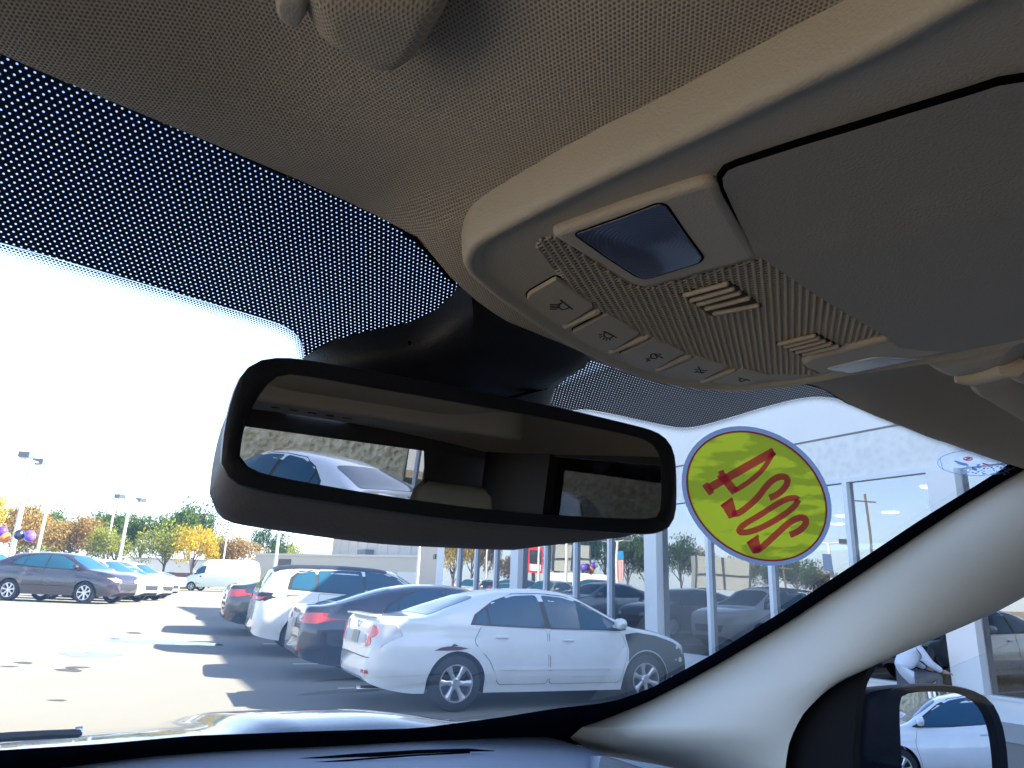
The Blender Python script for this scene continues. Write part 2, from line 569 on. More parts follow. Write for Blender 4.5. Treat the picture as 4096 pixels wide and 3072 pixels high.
up = [(-80, 1622), (0, 1613), (222, 1600), (412, 1583), (702, 1573), (901, 1568), (1077, 1545), (1200, 1525), (1319, 1512), (1400, 1484), (1480, 1440), (1550, 1401), (1690, 1314), (1830, 1221), (1990, 1113), (2100, 1045), (2165, 1003), (2200, 975), (2205, 950)]
lo = [(-80, 1694), (0, 1684), (222, 1654), (412, 1634), (702, 1622), (901, 1616), (1077, 1612), (1200, 1612), (1310, 1590), (1405, 1520), (1490, 1470), (1565, 1425), (1710, 1340), (1850, 1248), (2010, 1140), (2120, 1072), (2190, 1030), (2240, 1010), (2260, 980)]
ribbonW('seal', up, lo, .004, m_rubber)

# headliner: front edge picked along the header, bulging down round the console
he = [(np.array([-.95, .20, H+.15])), (np.array([-.6, .262, H+.182])), hit_W(0, 88, .006), hit_W(400, 262, .006), hit_W(700, 392, .006), hit_W(830, 450, .008),
      hit_z(872, 486, H+.174), hit_z(905, 512, H+.169), hit_z(945, 560, H+.164), hit_z(985, 606, H+.160), hit_z(1060, 668, H+.158), hit_z(1180, 738, H+.158), hit_z(1300, 783, H+.159), hit_z(1420, 815, H+.161),
      hit_z(1560, 826, H+.165), hit_z(1680, 816, H+.170), hit_W(1780, 830, .006), hit_W(1827, 859, .006), hit_W(2000, 930, .006), hit_W(2200, 1000, .006), np.array([.76, .19, H+.13])]
he = sorted([tuple(float(c) for c in p) for p in he])
fx, fy, fz = [], [], []
ye = pchip([(p[0], p[1]) for p in he]); ze = pchip([(p[0], p[2]) for p in he])
zin = pchip([(-.95, H+.13), (-.75, H+.165), (-.55, H+.215), (-.36, H+.236), (-.27, H+.214), (-.215, H+.184), (-.175, H+.171), (-.13, H+.168), (.0, H+.168), (.16, H+.168), (.22, H+.176), (.30, H+.20), (.42, H+.212), (.6, H+.19), (.76, H+.14)])
xs = [-.95+(.76+.95)*i/120 for i in range(121)]
ss = [0, .002, .005, .01, .016, .024, .033, .043, .055, .07, .09, .115, .15, .2, .26, .34, .45, .6, .8, 1.1, 1.5, 2.0, 2.4]
mb = MB(); vs, fs, uv = [], [], []
for x in xs:
    lip = smooth01((x+.42)/.2)*smooth01((.2-x)/.1)
    for s in ss:
        w = smooth01(s/.12)**.8 if s < .12 else 1.0
        e = .006*math.sqrt(max(0, 1-(1-min(1, s/.01))**2))-.006
        z = ze(x)*(1-w)+zin(x)*w + e*-0.0
        z += -.012*math.exp(-((s-.02)/.02)**2)*0.25
        if s > .5: z = z*(1-smooth01((s-.5)/1.9)) + smooth01((s-.5)/1.9)*(H+.11+.05*(1-(x/.8)**2))
        y = ye(x)-s
        vs.append((x, y, z)); uv.append((x, y + (z-H)*1.2))
n = len(ss)
# a short turned-up lip in front
for i in range(len(xs)-1):
    for k in range(n-1): fs.append((i*n+k, i*n+k+1, (i+1)*n+k+1, (i+1)*n+k))
for i in range(len(xs)):
    acc = 0.0
    for k in range(n):
        if k: acc += math.dist(vs[i*n+k], vs[i*n+k-1])
        uv[i*n+k] = (vs[i*n+k][0]*1.04, ye(xs[i])-acc)
b0 = len(vs)
for x in xs:
    vs.append((x, ye(x)+.004, ze(x)+.03)); uv.append((x, ye(x)+.034))
for i in range(len(xs)-1): fs.append((b0+i, b0+i+1, (i+1)*n, i*n))
mb.add(vs, fs, 0, uv); mb.build('headliner', m_liner, own, fix=False, angle=80)

# slabs and pillows hanging from the roof
def slab(mb, poly, z0, z1, bev, mi=0, seg=4, dome=0.0):
    """poly seen from below; z0 upper (hidden) level, z1 lower face"""
    rings = [[(p[0], p[1], z0) for p in poly]]
    for k in range(seg+1):
        t = math.pi/2*k/seg
        q = inset(poly, bev*(1-math.cos(t))) if k else poly
        rings.append([(p[0], p[1], z1+bev*(1-math.sin(t))) for p in q])
    mb.ring_loft(rings, False, False, mi)
    last = rings[-1]
    c = np.mean(np.array(last), axis=0)
    if dome:
        q2 = [tuple(np.array(p)*.6+c*.4-np.array([0, 0, dome*.7])) for p in last]
        q3 = [tuple(np.array(p)*.2+c*.8-np.array([0, 0, dome])) for p in last]
        mb.ring_loft([last, q2, q3], False, True, mi)
    else:
        mb.add(last, [tuple(range(len(last)))], mi)
def on(pts, z, rnd=0.0, n=4):
    q = [tuple(hit_z(x, y, z)[:2]) for x, y in pts]
    return rounded(q, rnd, n) if rnd else q

ZP = H+.152
top_edge = [r3(1800, -60), r3(1300, 235), r3(700, 515), r3(0, 866), r2(830, 0), r2(300, 278), r2(150, 362), r2(100, 408), r2(76, 455), r2(66, 500), r2(80, 545), r2(130, 605)]
front_edge = [r2(300, 742), r2(500, 880), r2(660, 985), r2(850, 1080), r2(1100, 1190), r2(1400, 1255), r2(1700, 1272), r2(2000, 1242), r2(2212, 1210), r4(900, 918), r4(1370, 848), r4(1700, 802), r4(2205, 692), (2420, 640)]
pod_poly = [tuple(hit_z(x, y, ZP)[:2]) for x, y in [(2330, -140)]+top_edge+front_edge]
pod_poly += [(pod_poly[-1][0], pod_poly[0][1]-.1), (pod_poly[0][0], pod_poly[0][1]-.1)]
pod_poly = [tuple(p[:2]) for p in smooth_loop(pod_poly, 1)]
mb = MB()
rings = []
for ins, z in ((-.002, ZP+.024), (0, ZP+.004), (.0004, ZP+.001), (.0014, ZP-.0012), (.0034, ZP-.0020), (.0055, ZP-.0017), (.0075, ZP+.0002), (.0092, ZP+.0012)):
    q = inset(pod_poly, ins) if ins else pod_poly
    rings.append([(p[0], p[1], z) for p in q])
mb.ring_loft(rings, False, False)
mb.add(rings[-1], [tuple(range(len(rings[-1])))])
pod = mb.build('overhead_console', m_beige, own, angle=60)
ZF = ZP+.0012
# smooth frame round the lamp lens
fr = [r2(590, 352), r2(1000, 205), r2(1500, 45), r2(1585, 60), r2(1600, 130), r2(1700, 300), r2(1815, 470), r2(1800, 492), r2(1180, 655), r2(1130, 664), r2(1060, 640), r2(860, 510), r2(640, 388)]
mb = MB(); slab(mb, on(fr, ZF-.004, .006), ZF+.002, ZF-.0045, .003); mb.build('lamp_frame', m_beige, pod, angle=60)
ln = [r2(738, 350), r2(1000, 258), r2(1235, 170), r2(1272, 182), r2(1380, 340), r2(1490, 488), r2(1468, 517), r2(1165, 612), r2(1105, 600), r2(920, 480)]
def lens_mat(name, col, c):
    a = NT(name); tc = a.n('ShaderNodeTexCoord')
    v = a.vmath('SUBTRACT', tc.outputs['Object'], (c[0], c[1], 0)); v = a.vmath('MULTIPLY', v, (1, 1, 0))
    d = a.vmath('LENGTH', v); w = a.math('SINE', a.math('MULTIPLY', d, 3300.0))
    p = a.n('ShaderNodeBsdfPrincipled', i_Roughness=.16); p.inputs['Base Color'].default_value = (*col, 1)
    p.inputs['Coat Weight'].default_value = .6
    bp = a.n('ShaderNodeBump', i_Strength=.18, i_Distance=.0003); a.l(w, bp.inputs['Height']); a.l(bp.outputs[0], p.inputs['Normal'])
    c2 = a.mixc(a.math('MULTIPLY', a.math('ADD', w, 1.0), .5), tuple(q*.9 for q in col), tuple(q*1.12 for q in col))
    a.l(c2, p.inputs['Base Color'])
    a.l(p.outputs[0], a.out.inputs['Surface']); return a.mat
lc = hit_z(*r2(1160, 395), ZF-.005)
m_lens = lens_mat('ribbed_lens', (.085, .095, .15), lc)
mb = MB(); slab(mb, on(ln, ZF-.0048, .002), ZF+.002, ZF-.0052, .0008); mb.build('map_lamp_lens', m_lens, pod)
mb = MB(); slab(mb, inset(on(ln, ZF-.0047, .003), -.0012), ZF+.002, ZF-.0047, .0004); mb.build('lens_seal', m_gap, pod)
ln2 = [r4(745, 878), r4(1090, 797), r4(1160, 795), r4(1425, 808), r4(1200, 852), r4(930, 906)]
m_lens2 = M('sky_pale_lens', (.55, .60, .66), .12, coat=.8)  # pale colour stands in for sky reflected in this lens
mb = MB(); slab(mb, on(ln2, ZF-.0052, .002), ZF+.002, ZF-.0056, .001); mb.build('map_lamp_lens', m_lens2, pod)
fr2 = [r4(560, 830), r4(640, 795), r4(1200, 652), r4(1262, 668), r4(1315, 712), r4(1700, 745), r4(1500, 800), r4(930, 912), r4(700, 905), r4(600, 875)]
mb = MB(); slab(mb, on(fr2, ZF-.004, .004), ZF+.002, ZF-.0045, .003); mb.build('lamp_frame', m_beige, pod, angle=60)
# ribbed speaker grille
gp = [r2(512, 408), r2(540, 372), r2(620, 360), r2(1050, 645), r2(1170, 668), r2(1810, 500), r4(255, 30), r4(480, 165), r4(700, 325), r4(1000, 500), r4(1225, 650), r4(700, 800), r4(570, 845), r4(700, 915),
      r4(350, 915), r2(1900, 1172), r2(1650, 1132), r2(1440, 1072), r2(1240, 1002), r2(1110, 942), r2(960, 852), r2(860, 772), r2(740, 682), r2(600, 542), r2(520, 440)]
gpm = on(gp, ZF-.0005)
def scan(poly, ang, off):
    """pieces of the line with direction ang at signed offset off lying inside poly"""
    u = np.array([math.cos(ang), math.sin(ang)]); v = np.array([-u[1], u[0]]); ts = []
    m = len(poly)
    for i in range(m):
        a_, b_ = np.array(poly[i]), np.array(poly[(i+1) % m]); da, db = a_@v-off, b_@v-off
        if (da > 0) != (db > 0):
            q = a_+(b_-a_)*da/(da-db); ts.append(q@u)
    ts.sort()
    return [(u*ts[k]+v*off, u*ts[k+1]+v*off) for k in range(0, len(ts)-1, 2)]
ga, gb = hit_z(*r4(250, 110), ZF)[:2], hit_z(*r4(318, 800), ZF)[:2]
rib_ang = math.atan2(gb[1]-ga[1], gb[0]-ga[0])
pa, pb = hit_z(*r4(0, 500), ZF)[:2], hit_z(*r4(49, 500), ZF)[:2]
vv = np.array([-math.sin(rib_ang), math.cos(rib_ang)])
rib_pitch = abs((pb-pa)@vv)
def ribs(ang, pitch, wd, zt, zb):
    v = np.array([-math.sin(ang), math.cos(ang)]); os_ = [np.array(p)@v for p in gpm]; mb = MB()
    k = int(min(os_)/pitch)-1
    while k*pitch < max(os_):
        for a_, b_ in scan(gpm, ang, k*pitch+.00013):
            if np.linalg.norm(b_-a_) < .002: continue
            P = [(a_[0]-v[0]*wd, a_[1]-v[1]*wd), (b_[0]-v[0]*wd, b_[1]-v[1]*wd), (b_[0]+v[0]*wd, b_[1]+v[1]*wd), (a_[0]+v[0]*wd, a_[1]+v[1]*wd)]
            Q = [(a_[0]-v[0]*wd*.4, a_[1]-v[1]*wd*.4), (b_[0]-v[0]*wd*.4, b_[1]-v[1]*wd*.4), (b_[0]+v[0]*wd*.4, b_[1]+v[1]*wd*.4), (a_[0]+v[0]*wd*.4, a_[1]+v[1]*wd*.4)]
            mb.ring_loft([[(p[0], p[1], zt) for p in P], [(p[0], p[1], zb) for p in Q]], False, True)
        k += 1
    return mb
mb = MB(); slab(mb, gpm, ZF+.002, ZF-.0004, .0002); mb.build('grille_back', M('grille_dark', (.16, .135, .115), .8), pod)
mb = ribs(rib_ang, rib_pitch, rib_pitch*.30, ZF, ZF-.0016); mb.build('grille_ribs', m_beige, pod, smooth=False)
mb = ribs(rib_ang+1.05, rib_pitch*.72, rib_pitch*.16, ZF, ZF-.0010); mb.build('grille_cross_ribs', m_beige, pod, smooth=False)
sl1 = [((1375, 712), (1645, 640)), ((1415, 742), (1680, 668)), ((1455, 766), (1718, 692)), ((1502, 792), (1770, 725)), ((1550, 820), (1825, 768))]
sl2 = [((390, 697), (670, 628)), ((430, 717), (700, 647)), ((475, 737), (742, 667)), ((520, 757), (790, 686)), ((570, 772), (842, 706))]
for S, rr, rad in ((sl1, r2, .0022), (sl2, r4, .0022)):
    bk = [rr(S[0][0][0]-15, S[0][0][1]-8), rr(S[0][1][0]+8, S[0][1][1]-10), rr(S[-1][1][0]+15, S[-1][1][1]+6), rr(S[-1][0][0]-5, S[-1][0][1]+12)]
    mb = MB(); slab(mb, on(bk, ZF-.0015), ZF+.001, ZF-.0019, .0003); vent = mb.build('microphone_vent', M('vent_dark', (.07, .06, .05), .8), pod)
    for a_, b_ in S:
        mb = MB(); p, q = hit_z(*rr(*a_), ZF-.003), hit_z(*rr(*b_), ZF-.003)
        mb.tube([p+(q-p)*t for t in (0, .03, .97, 1)], [.0006, rad*.62, rad*.62, .0006], 8); mb.build('vent_slat', m_beige, pod)
# push buttons with their printed symbols
btn = [[(450, 742), (462, 715), (620, 625), (642, 632), (842, 772), (838, 798), (690, 890), (640, 890)], [(716, 938), (925, 828), (1118, 936), (1112, 950), (965, 1043), (940, 1040)],
       [(998, 1072), (1200, 973), (1388, 1052), (1232, 1147), (1205, 1143)], [(1268, 1167), (1450, 1080), (1648, 1132), (1490, 1217), (1460, 1214)], [(1545, 1228), (1722, 1150), (1892, 1190), (1742, 1253)]]
ic1 = [[(630, 370), (720, 440)], [(645, 388), (622, 402), (618, 425), (640, 440), (668, 438), (692, 428)], [(555, 405), (605, 403)], [(555, 416), (606, 414)], [(556, 427), (608, 425)], [(558, 438), (608, 436)]]
ic2 = [[(950, 600), (1042, 646)], [(962, 608), (950, 625), (955, 640), (978, 652), (1002, 650), (1015, 640)], [(918, 625), (935, 626)], [(922, 645), (938, 640)], [(945, 662), (955, 650)], [(968, 668), (972, 658)], [(998, 665), (992, 656)]]
ic3 = [[(1330, 768), (1385, 800)], [(1300, 770), (1320, 766), (1345, 790), (1335, 803), (1305, 800), (1295, 785), (1300, 770)], [(1262, 800), (1290, 820)], [(1290, 796), (1265, 826)], [(1355, 768), (1372, 772)]]
ic4 = [[(1620, 880), (1710, 892)], [(1648, 862), (1672, 912)], [(1635, 895), (1650, 905), (1680, 903)], [(1622, 905), (1632, 900)], [(1690, 908), (1682, 900)]]
ic5 = [[(1945, 945), (2025, 962)], [(1960, 950), (1950, 965), (1965, 973), (1995, 962)]]
for bp_, ic in zip(btn, (ic1, ic2, ic3, ic4, ic5)):
    q = on([r2(*p) for p in bp_], ZF-.003, .003)
    mb = MB(); slab(mb, inset(q, -.0009), ZF+.002, ZF-.0003, .0002); mb.build('button_gap', m_gap, pod)
    mb = MB(); slab(mb, q, ZF+.002, ZF-.0024, .0010, 0)
    for st in ic:
        pts = [hit_z(*rb(*p), ZF-.0026) for p in st]; wd = .00042
        for a_, b_ in zip(pts[:-1], pts[1:]):
            d = b_-a_; L_ = np.linalg.norm(d[:2]); nn = np.array([-d[1], d[0], 0])/L_*wd; ex = d/L_*wd*.6
            lo_ = [a_-ex-nn, b_+ex-nn, b_+ex+nn, a_-ex+nn]
            mb.ring_loft([[tuple(p+np.array([0, 0, .0005])) for p in lo_], [tuple(p) for p in lo_]], False, True, 1)
    mb.build('push_button', [m_beige, m_icon], pod, angle=28)
for a_, b_ in (((668, 895), (885, 793)), ((938, 1047), (1170, 945)), ((1215, 1150), (1425, 1058)), ((1478, 1220), (1690, 1140))):
    p, q = hit_z(*r2(*a_), ZF-.001), hit_z(*r2(*b_), ZF-.001)
    mb = MB(); mb.tube([p+(q-p)*t for t in (0, .06, .94, 1)], [.0006, .0022, .0024, .0006], 8); mb.build('button_divider', m_beige, pod)
# sunglasses lid
lid = [r3(2500, 500), r3(2206, 548), r3(2050, 572), r3(1900, 620), r3(1700, 680), r3(1400, 770), r3(1100, 860), r3(800, 948), r3(550, 1028), r3(400, 1076), r3(335, 1105), r3(302, 1150), r3(308, 1205), r3(400, 1400), r3(505, 1600),
       r4(262, 25), r4(480, 172), r4(700, 322), r4(1000, 502), r4(1232, 642), r4(1262, 672), r4(1312, 708), r4(1450, 727), r4(1600, 737), r4(1720, 737), r4(2205, 640), (2420, 700)]
q = on(lid, ZF-.0036)
q = [tuple(p[:2]) for p in q]+[(q[-1][0], q[0][1]-.05)]
mb = MB(); slab(mb, inset(q, -.0019), ZF+.003, ZF-.0020, .0003); mb.build('lid_gap_shade', m_gap, pod)  # near-black slab painting the shadow line round the lid
c1a, c1b = hit_z(*r3(560, 1590), ZF-.006)[:2], hit_z(*r3(2206, 1205), ZF-.006)[:2]
c2a, c2b = hit_z(*r4(1250, 655), ZF-.006)[:2], hit_z(*r4(2205, 470), ZF-.006)[:2]
def sgn(p, a_, b_):
    d = b_-a_; d = d/np.linalg.norm(d); return (p[0]-a_[0])*-d[1]+(p[1]-a_[1])*d[0]
s_in = sgn(c2a, c1a, c1b)
def lid_z(x, y):
    t = sgn((x, y), c1a, c1b)*np.sign(s_in); u = -sgn((x, y), c2a, c2b)*np.sign(sgn(c1a, c2a, c2b))
    z = ZF-.0036
    if t < 0: z += .0015*min(1, -t/.05) 
    z -= .0022*smooth01((t+.002)/.006)
    z += .0010*smooth01(u/.008)
    return z
V, Fc, Bd = patch2d(q, .012)
mb = MB(); vs = [(x, y, lid_z(x, y)) for x, y in V]
mb.add(vs, Fc)
for a_, b_ in Bd: mb.add([vs[a_], vs[b_], (V[b_][0], V[b_][1], ZF+.002), (V[a_][0], V[a_][1], ZF+.002)], [(0, 1, 2, 3)])
o = mb.build('sunglasses_lid', m_beige_shaded, pod, angle=30)
bv = o.modifiers.new('bevel', 'BEVEL'); bv.width = .0015; bv.segments = 2; bv.limit_method = 'ANGLE'; bv.angle_limit = R_(50)

# sun visors
def pillow(mb, poly, z0, z1, bev, uvflag=True, mi=0, dome=.003):
    b = len(mb.v); P = np.array(poly); c = P.mean(axis=0); hgt = z0-z1; rings = [[(p[0], p[1], z0+.004) for p in poly]]
    for k in range(13):
        t = math.pi/2*k/12; s = 1-.55*(1-math.cos(t))
        rings.append([(c[0]+(p[0]-c[0])*s, c[1]+(p[1]-c[1])*s, z0-hgt*math.sin(t)**.8) for p in P])
    mb.ring_loft(rings, False, True, mi)
    if uvflag:
        for i in range(b, len(mb.v)): mb.uv[i] = (mb.v[i][0], mb.v[i][1]+mb.v[i][2])
vis = [(1010, -70), (985, 0), (960, 48), (932, 92), (905, 128), (872, 150), (838, 157), (805, 147), (765, 127), (715, 99), (680, 78), (655, 50), (640, 0), (625, -80)]
mb = MB(); pillow(mb, on(smooth_loop(vis, 2), H+.176), H+.190, H+.170, .014); sv = mb.build('sun_visor', m_visor, own, angle=70)
clp = [(585, -60), (588, 0), (598, 18), (620, 38), (646, 50), (662, 36), (676, 8), (685, -60)]
mb = MB(); pillow(mb, on(smooth_loop(clp, 2), H+.178), H+.192, H+.172, .008, False); mb.build('visor_clip', m_beige, sv, angle=70)
ZV = H+.158
vb = [r4(1360, 840), r4(1450, 897), r4(1550, 944), r4(1640, 958), r4(1720, 944), r4(1990, 892), r4(2300, 850), r4(2320, 640), r4(1900, 760)]
mb = MB(); pillow(mb, on(vb, ZV-.004, .004), ZV+.03, ZV-.006, .006, False); sv2 = mb.build('sun_visor', m_beige, own, angle=70)
vb2 = [r4(1735, 968), r4(1738, 1010), r4(1762, 1048), r4(1812, 1082), r4(1900, 1120), r4(2000, 1182), r4(2205, 1300), r4(2400, 1420), r4(2500, 1100), r4(2250, 880), r4(2150, 860), r4(2000, 900), r4(1850, 940)]
mb = MB(); pillow(mb, on(vb2, ZV, .004), ZV+.03, ZV-.002, .008); mb.build('visor_flap', m_visor, sv2, angle=70)
rod = [hit_z(*r4(*p), ZV-.006) for p in ((1700, 948), (1800, 945), (1960, 905), (2060, 868), (2130, 862), (2220, 905))]
mb = MB(); mb.tube(rod, [.003, .006, .0065, .007, .0075, .008], 10); mb.build('hinge_rod', m_beige, sv2)
dk = [r4(1790, 968), r4(1960, 892), r4(2040, 930), r4(1850, 990)]
mb = MB(); slab(mb, on(dk, ZV-.003), ZV+.01, ZV-.0035, .0005); mb.build('hinge_recess', m_gap, sv2)

# rear-view mirror, its stalk cover and the sensor cover on the glass
MDEP = .425
dM = sight(970, 965); MC = EYEL + dM/np.linalg.norm(dM)*MDEP
tgt = np.array([.56, -2.05, H+.12])
def unit(v): return v/np.linalg.norm(v)
nM = unit(unit(EYEL-MC)+unit(tgt-MC))
def mirror_plane(pts, off=0.0): return [hit_plane(x, y, MC+nM*off, nM) for x, y in pts]
out = [(478, 1000), (482, 940), (497, 870), (515, 820), (535, 792), (565, 776), (600, 772), (645, 774), (800, 800), (1000, 838), (1200, 878), (1370, 918), (1420, 932), (1448, 955), (1460, 990), (1462, 1060), (1460, 1115), (1445, 1142), (1415, 1154), (1380, 1155),
       (1200, 1143), (1000, 1128), (800, 1100), (640, 1075), (560, 1062), (520, 1050), (492, 1030)]
inn = [(518, 985), (524, 930), (548, 870), (580, 825), (605, 809), (640, 809), (800, 838), (1000, 872), (1200, 908), (1350, 938), (1400, 952), (1421, 972), (1427, 1010), (1427, 1080), (1424, 1116), (1402, 1121), (1350, 1120),
       (1200, 1113), (1000, 1095), (800, 1066), (650, 1040), (570, 1024), (534, 1010)]
def ring_scale(ring, s, off, dn):
    c = np.mean(ring, axis=0); return [tuple(c+(np.array(p)-c)*s+dn*off) for p in ring]
O3 = resample(mirror_plane(smooth_loop(out+[out[0]], 2, False)), 97)[:-1]
I3 = resample(mirror_plane(smooth_loop(inn+[inn[0]], 2, False)), 97)[:-1]
bk = -nM; upl = np.array([0, 0, 1.0])
rings = [[tuple(p+nM*.0) for p in I3], [tuple(p+nM*.0015) for p in ring_scale(np.array(I3), 1.012, 0, nM)], [tuple(np.array(p)+nM*.0015) for p in ring_scale(np.array(O3), .985, 0, nM)], [tuple(p) for p in O3]]
cO = np.mean(O3, axis=0)
for sc3, off in ((1.0, .005), (.985, .0075)): rings.append([tuple(cO+(np.array(p)-cO)*sc3+bk*off) for p in O3])
mb = MB(); mb.ring_loft(rings, False, True); mir = mb.build('rear_view_mirror', m_black, own, angle=45)
tM = unit(np.cross(nM, upl)); tM = tM*(1 if tM[0] > 0 else -1)
rings = []
for sx3, s3, off, dz, sh3 in ((.97, .95, .007, -.001, 0), (.93, .95, .012, -.006, -.008), (.74, .92, .022, -.017, -.040), (.68, .88, .030, -.022, -.046), (.60, .76, .038, -.023, -.046), (.40, .5, .044, -.018, -.04), (.2, .2, .046, -.012, -.02)):
    ring = []
    for p in O3:
        d3 = np.array(p)-cO; a3 = d3@tM; ring.append(tuple(cO+tM*(a3*sx3+sh3)+(d3-tM*a3)*s3+bk*off+upl*dz))
    rings.append(ring)
mb = MB(); mb.ring_loft(rings, True, True); mb.build('mirror_housing', M('housing_lit_grey', (.11, .106, .112), .5, bump=.15, bscale=600), mir, angle=45)  # grey lighter than the bezel, standing in for light from outside
mb = MB(); mb.add([tuple(p+nM*.0004) for p in I3], [tuple(range(len(I3)))]); mb.build('mirror_glass', m_mirror, mir, fix=False, smooth=False)
cov = [(640, 772), (700, 730), (790, 703), (872, 690), (935, 664), (985, 615), (1010, 560), (1200, 640), (1290, 720), (1215, 765), (1190, 800), (1182, 835), (1190, 875), (1195, 930), (1000, 930), (700, 850), (650, 805)]
base = [hit_W(x, y, .004) for x, y in smooth_loop(cov, 1)]
cB = np.mean(base, axis=0); nn = nW(0.0)
rings = [[tuple(p) for p in base]]
for s, off in ((.985, .008), (.95, .015), (.88, .021), (.70, .026), (.4, .028)):
    rings.append([tuple(cB+(np.array(p)-cB)*s+nn*off) for p in base])
mb = MB(); mb.ring_loft(rings, False, True); cover = mb.build('mirror_mount', m_black, own, angle=50)
sm = [hit_W(*p, .019) for p in ((872, 688), (878, 705), (885, 735))]
mb = MB(); mb.tube(sm, .0008, 6); mb.build('cover_seam', m_gap, cover)
mb = MB(); mb.tube([tuple(cB+nn*.015), tuple(cB*.5+cO*.5-nM*.03), tuple(cO-nM*.046)], .011, 12); mb.build('mirror_stalk', m_black, cover)
wr = [hit_plane(x, y, MC+nM*-.03, nM) for x, y in ((1040, 905), (1090, 862), (1140, 848), (1180, 838), (1186, 822))]
mb = MB(); mb.tube(wr, .0012, 6); mb.build('wire', m_rubber, cover)

# A-pillar trim
outer = [(2300, 948), (2212, 1003), (2180, 1020), (2080, 1080), (2000, 1133), (1840, 1242), (1700, 1336), (1560, 1421), (1480, 1466), (1400, 1508), (1310, 1545), (1250, 1566), (1228, 1578), (1240, 1610), (1300, 1640), (1420, 1668), (1520, 1710)]
inner = [(2330, 1225), (2212, 1290), (2160, 1318), (2100, 1345), (2000, 1388), (1930, 1418), (1870, 1446), (1830, 1464), (1795, 1484), (1762, 1512), (1735, 1542), (1716, 1575), (1703, 1610), (1697, 1650), (1695, 1700), (1693, 1740), (1693, 1800)]
mb = MB(); rings = []
na = 40; Oo = resample(outer, na); Ii = resample(inner, na)
for i in range(na):
    p = hit_W(*Oo[i], .006)
    q = hit_x(*Ii[i], .715); mid = (p+q)/2
    tc_ = unit(EYEL-mid); row = [tuple(p-tc_*.03), tuple(p)]
    for t in (.04, .1, .2, .32, .45, .58, .7, .82, .91, .97):
        w = p*(1-t)+q*t + tc_*.115*(t*(1-t))**.75*(.55+.45*t)*(1-.75*smooth01((i-24)/10))
        row.append(tuple(w))
    row += [tuple(q), tuple(q+unit(q-EYEL)*.02+np.array([0, 0, .004])), tuple(q+unit(q-EYEL)*.05)]
    rings.append(row)
n = len(rings[0]); vs = [p for r in rings for p in r]; fs = []
for i in range(na-1):
    for k in range(n-1): fs.append((i*n+k, i*n+k+1, (i+1)*n+k+1, (i+1)*n+k))
mb.add(vs, fs); mb.build('pillar_trim', m_trim, own, fix=False, angle=70)

# dashboard
dd = [(-200, 1690), (-60, 1664), (0, 1654), (285, 1616), (476, 1602), (702, 1594), (901, 1584), (1060, 1578), (1160, 1575), (1190, 1579), (1212, 1589), (1232, 1606), (1246, 1619)]
D3 = [hit_W(x, y, .012) for x, y in smooth_loop(dd, 1, False)]
D3 = [np.array([-.9, D3[0][1]-.05, D3[0][2]])]+D3
D3 += [hit_z(x, y, H-.236) for x, y in ((1297, 1630), (1407, 1648), (1500, 1668), (1620, 1720))]
mb = MB(); rings = []
for p in D3:
    row = [tuple(p+np.array([0, .02, -.07]))]
    for s, dz in ((0, -.004), (.004, -.001), (.012, 0.0), (.03, .0), (.07, -.002), (.14, -.004), (.15, -.0055), (.25, -.008), (.4, -.02), (.55, -.05), (.62, -.12), (.64, -.3)):
        row.append((p[0], p[1]-s, p[2]+dz))
    rings.append(row)
n = len(rings[0]); vs = [p for r in rings for p in r]; fs = []
for i in range(len(rings)-1):
    for k in range(n-1): fs.append((i*n+k, i*n+k+1, (i+1)*n+k+1, (i+1)*n+k))
mb.add(vs, fs); dash = mb.build('dashboard', m_dash, own, fix=False, angle=50)
zsl = float(np.mean([p[2] for p in D3[6:14]]))-.0075
for pts, rad in (([(400, 1668), (520, 1653), (770, 1632), (900, 1624), (1011, 1620), (1068, 1622)], [.0032, .0032, .0032, .0032, .0026, .0006]), ([(420, 1674), (600, 1654), (780, 1640), (900, 1631), (1015, 1625)], [.0014]*5)):
    mb = MB(); mb.tube([hit_z(x, y, zsl) for x, y in pts], rad, 8); mb.build('defroster_slot', m_gap, dash)

# bonnet, wiper
hz = pchip([(0, -.288), (.05, -.278), (.11, -.274), (.2, -.278), (.35, -.295), (.6, -.335), (1.0, -.45), (1.2, -.6)])
def hoodz(x, y):
    b = .021*smooth01((x-.20)/.08)*smooth01((.70-x)/.25) - .10*max(0, abs(x)-.55)**1.4
    return H+hz(y)+b-.012*smooth01((.25-abs(x-.02))/.12)*0
mb = MB(); vs, fs = [], []; NX, NY = 60, 40
for i in range(NX+1):
    for j in range(NY+1):
        x = -.84+1.68*i/NX; s_ = 1.2*(j/NY)**1.5; y = yW(x, H-.275)+.02+s_; vs.append((x, y, hoodz(x, s_)))
for i in range(NX):
    for j in range(NY): fs.append((i*(NY+1)+j, (i+1)*(NY+1)+j, (i+1)*(NY+1)+j+1, i*(NY+1)+j+1))
mb.add(vs, fs); mb.build('bonnet', m_hood, own, fix=False)
def outW(x, y, off): return hit_W(x, y, -off)
mb = MB(); mb.tube([outW(-80, 1636, .02), outW(13, 1627, .02), outW(100, 1621, .02), outW(168, 1617, .02)], .006, 8); wp = mb.build('wiper', m_black, own)
mb = MB(); mb.tube([outW(158, 1619, .023), outW(174, 1617, .023)], .0065, 8); mb.build('wiper_tip', M('wiper_metal', (.7, .72, .72), .25, metal=1), wp)

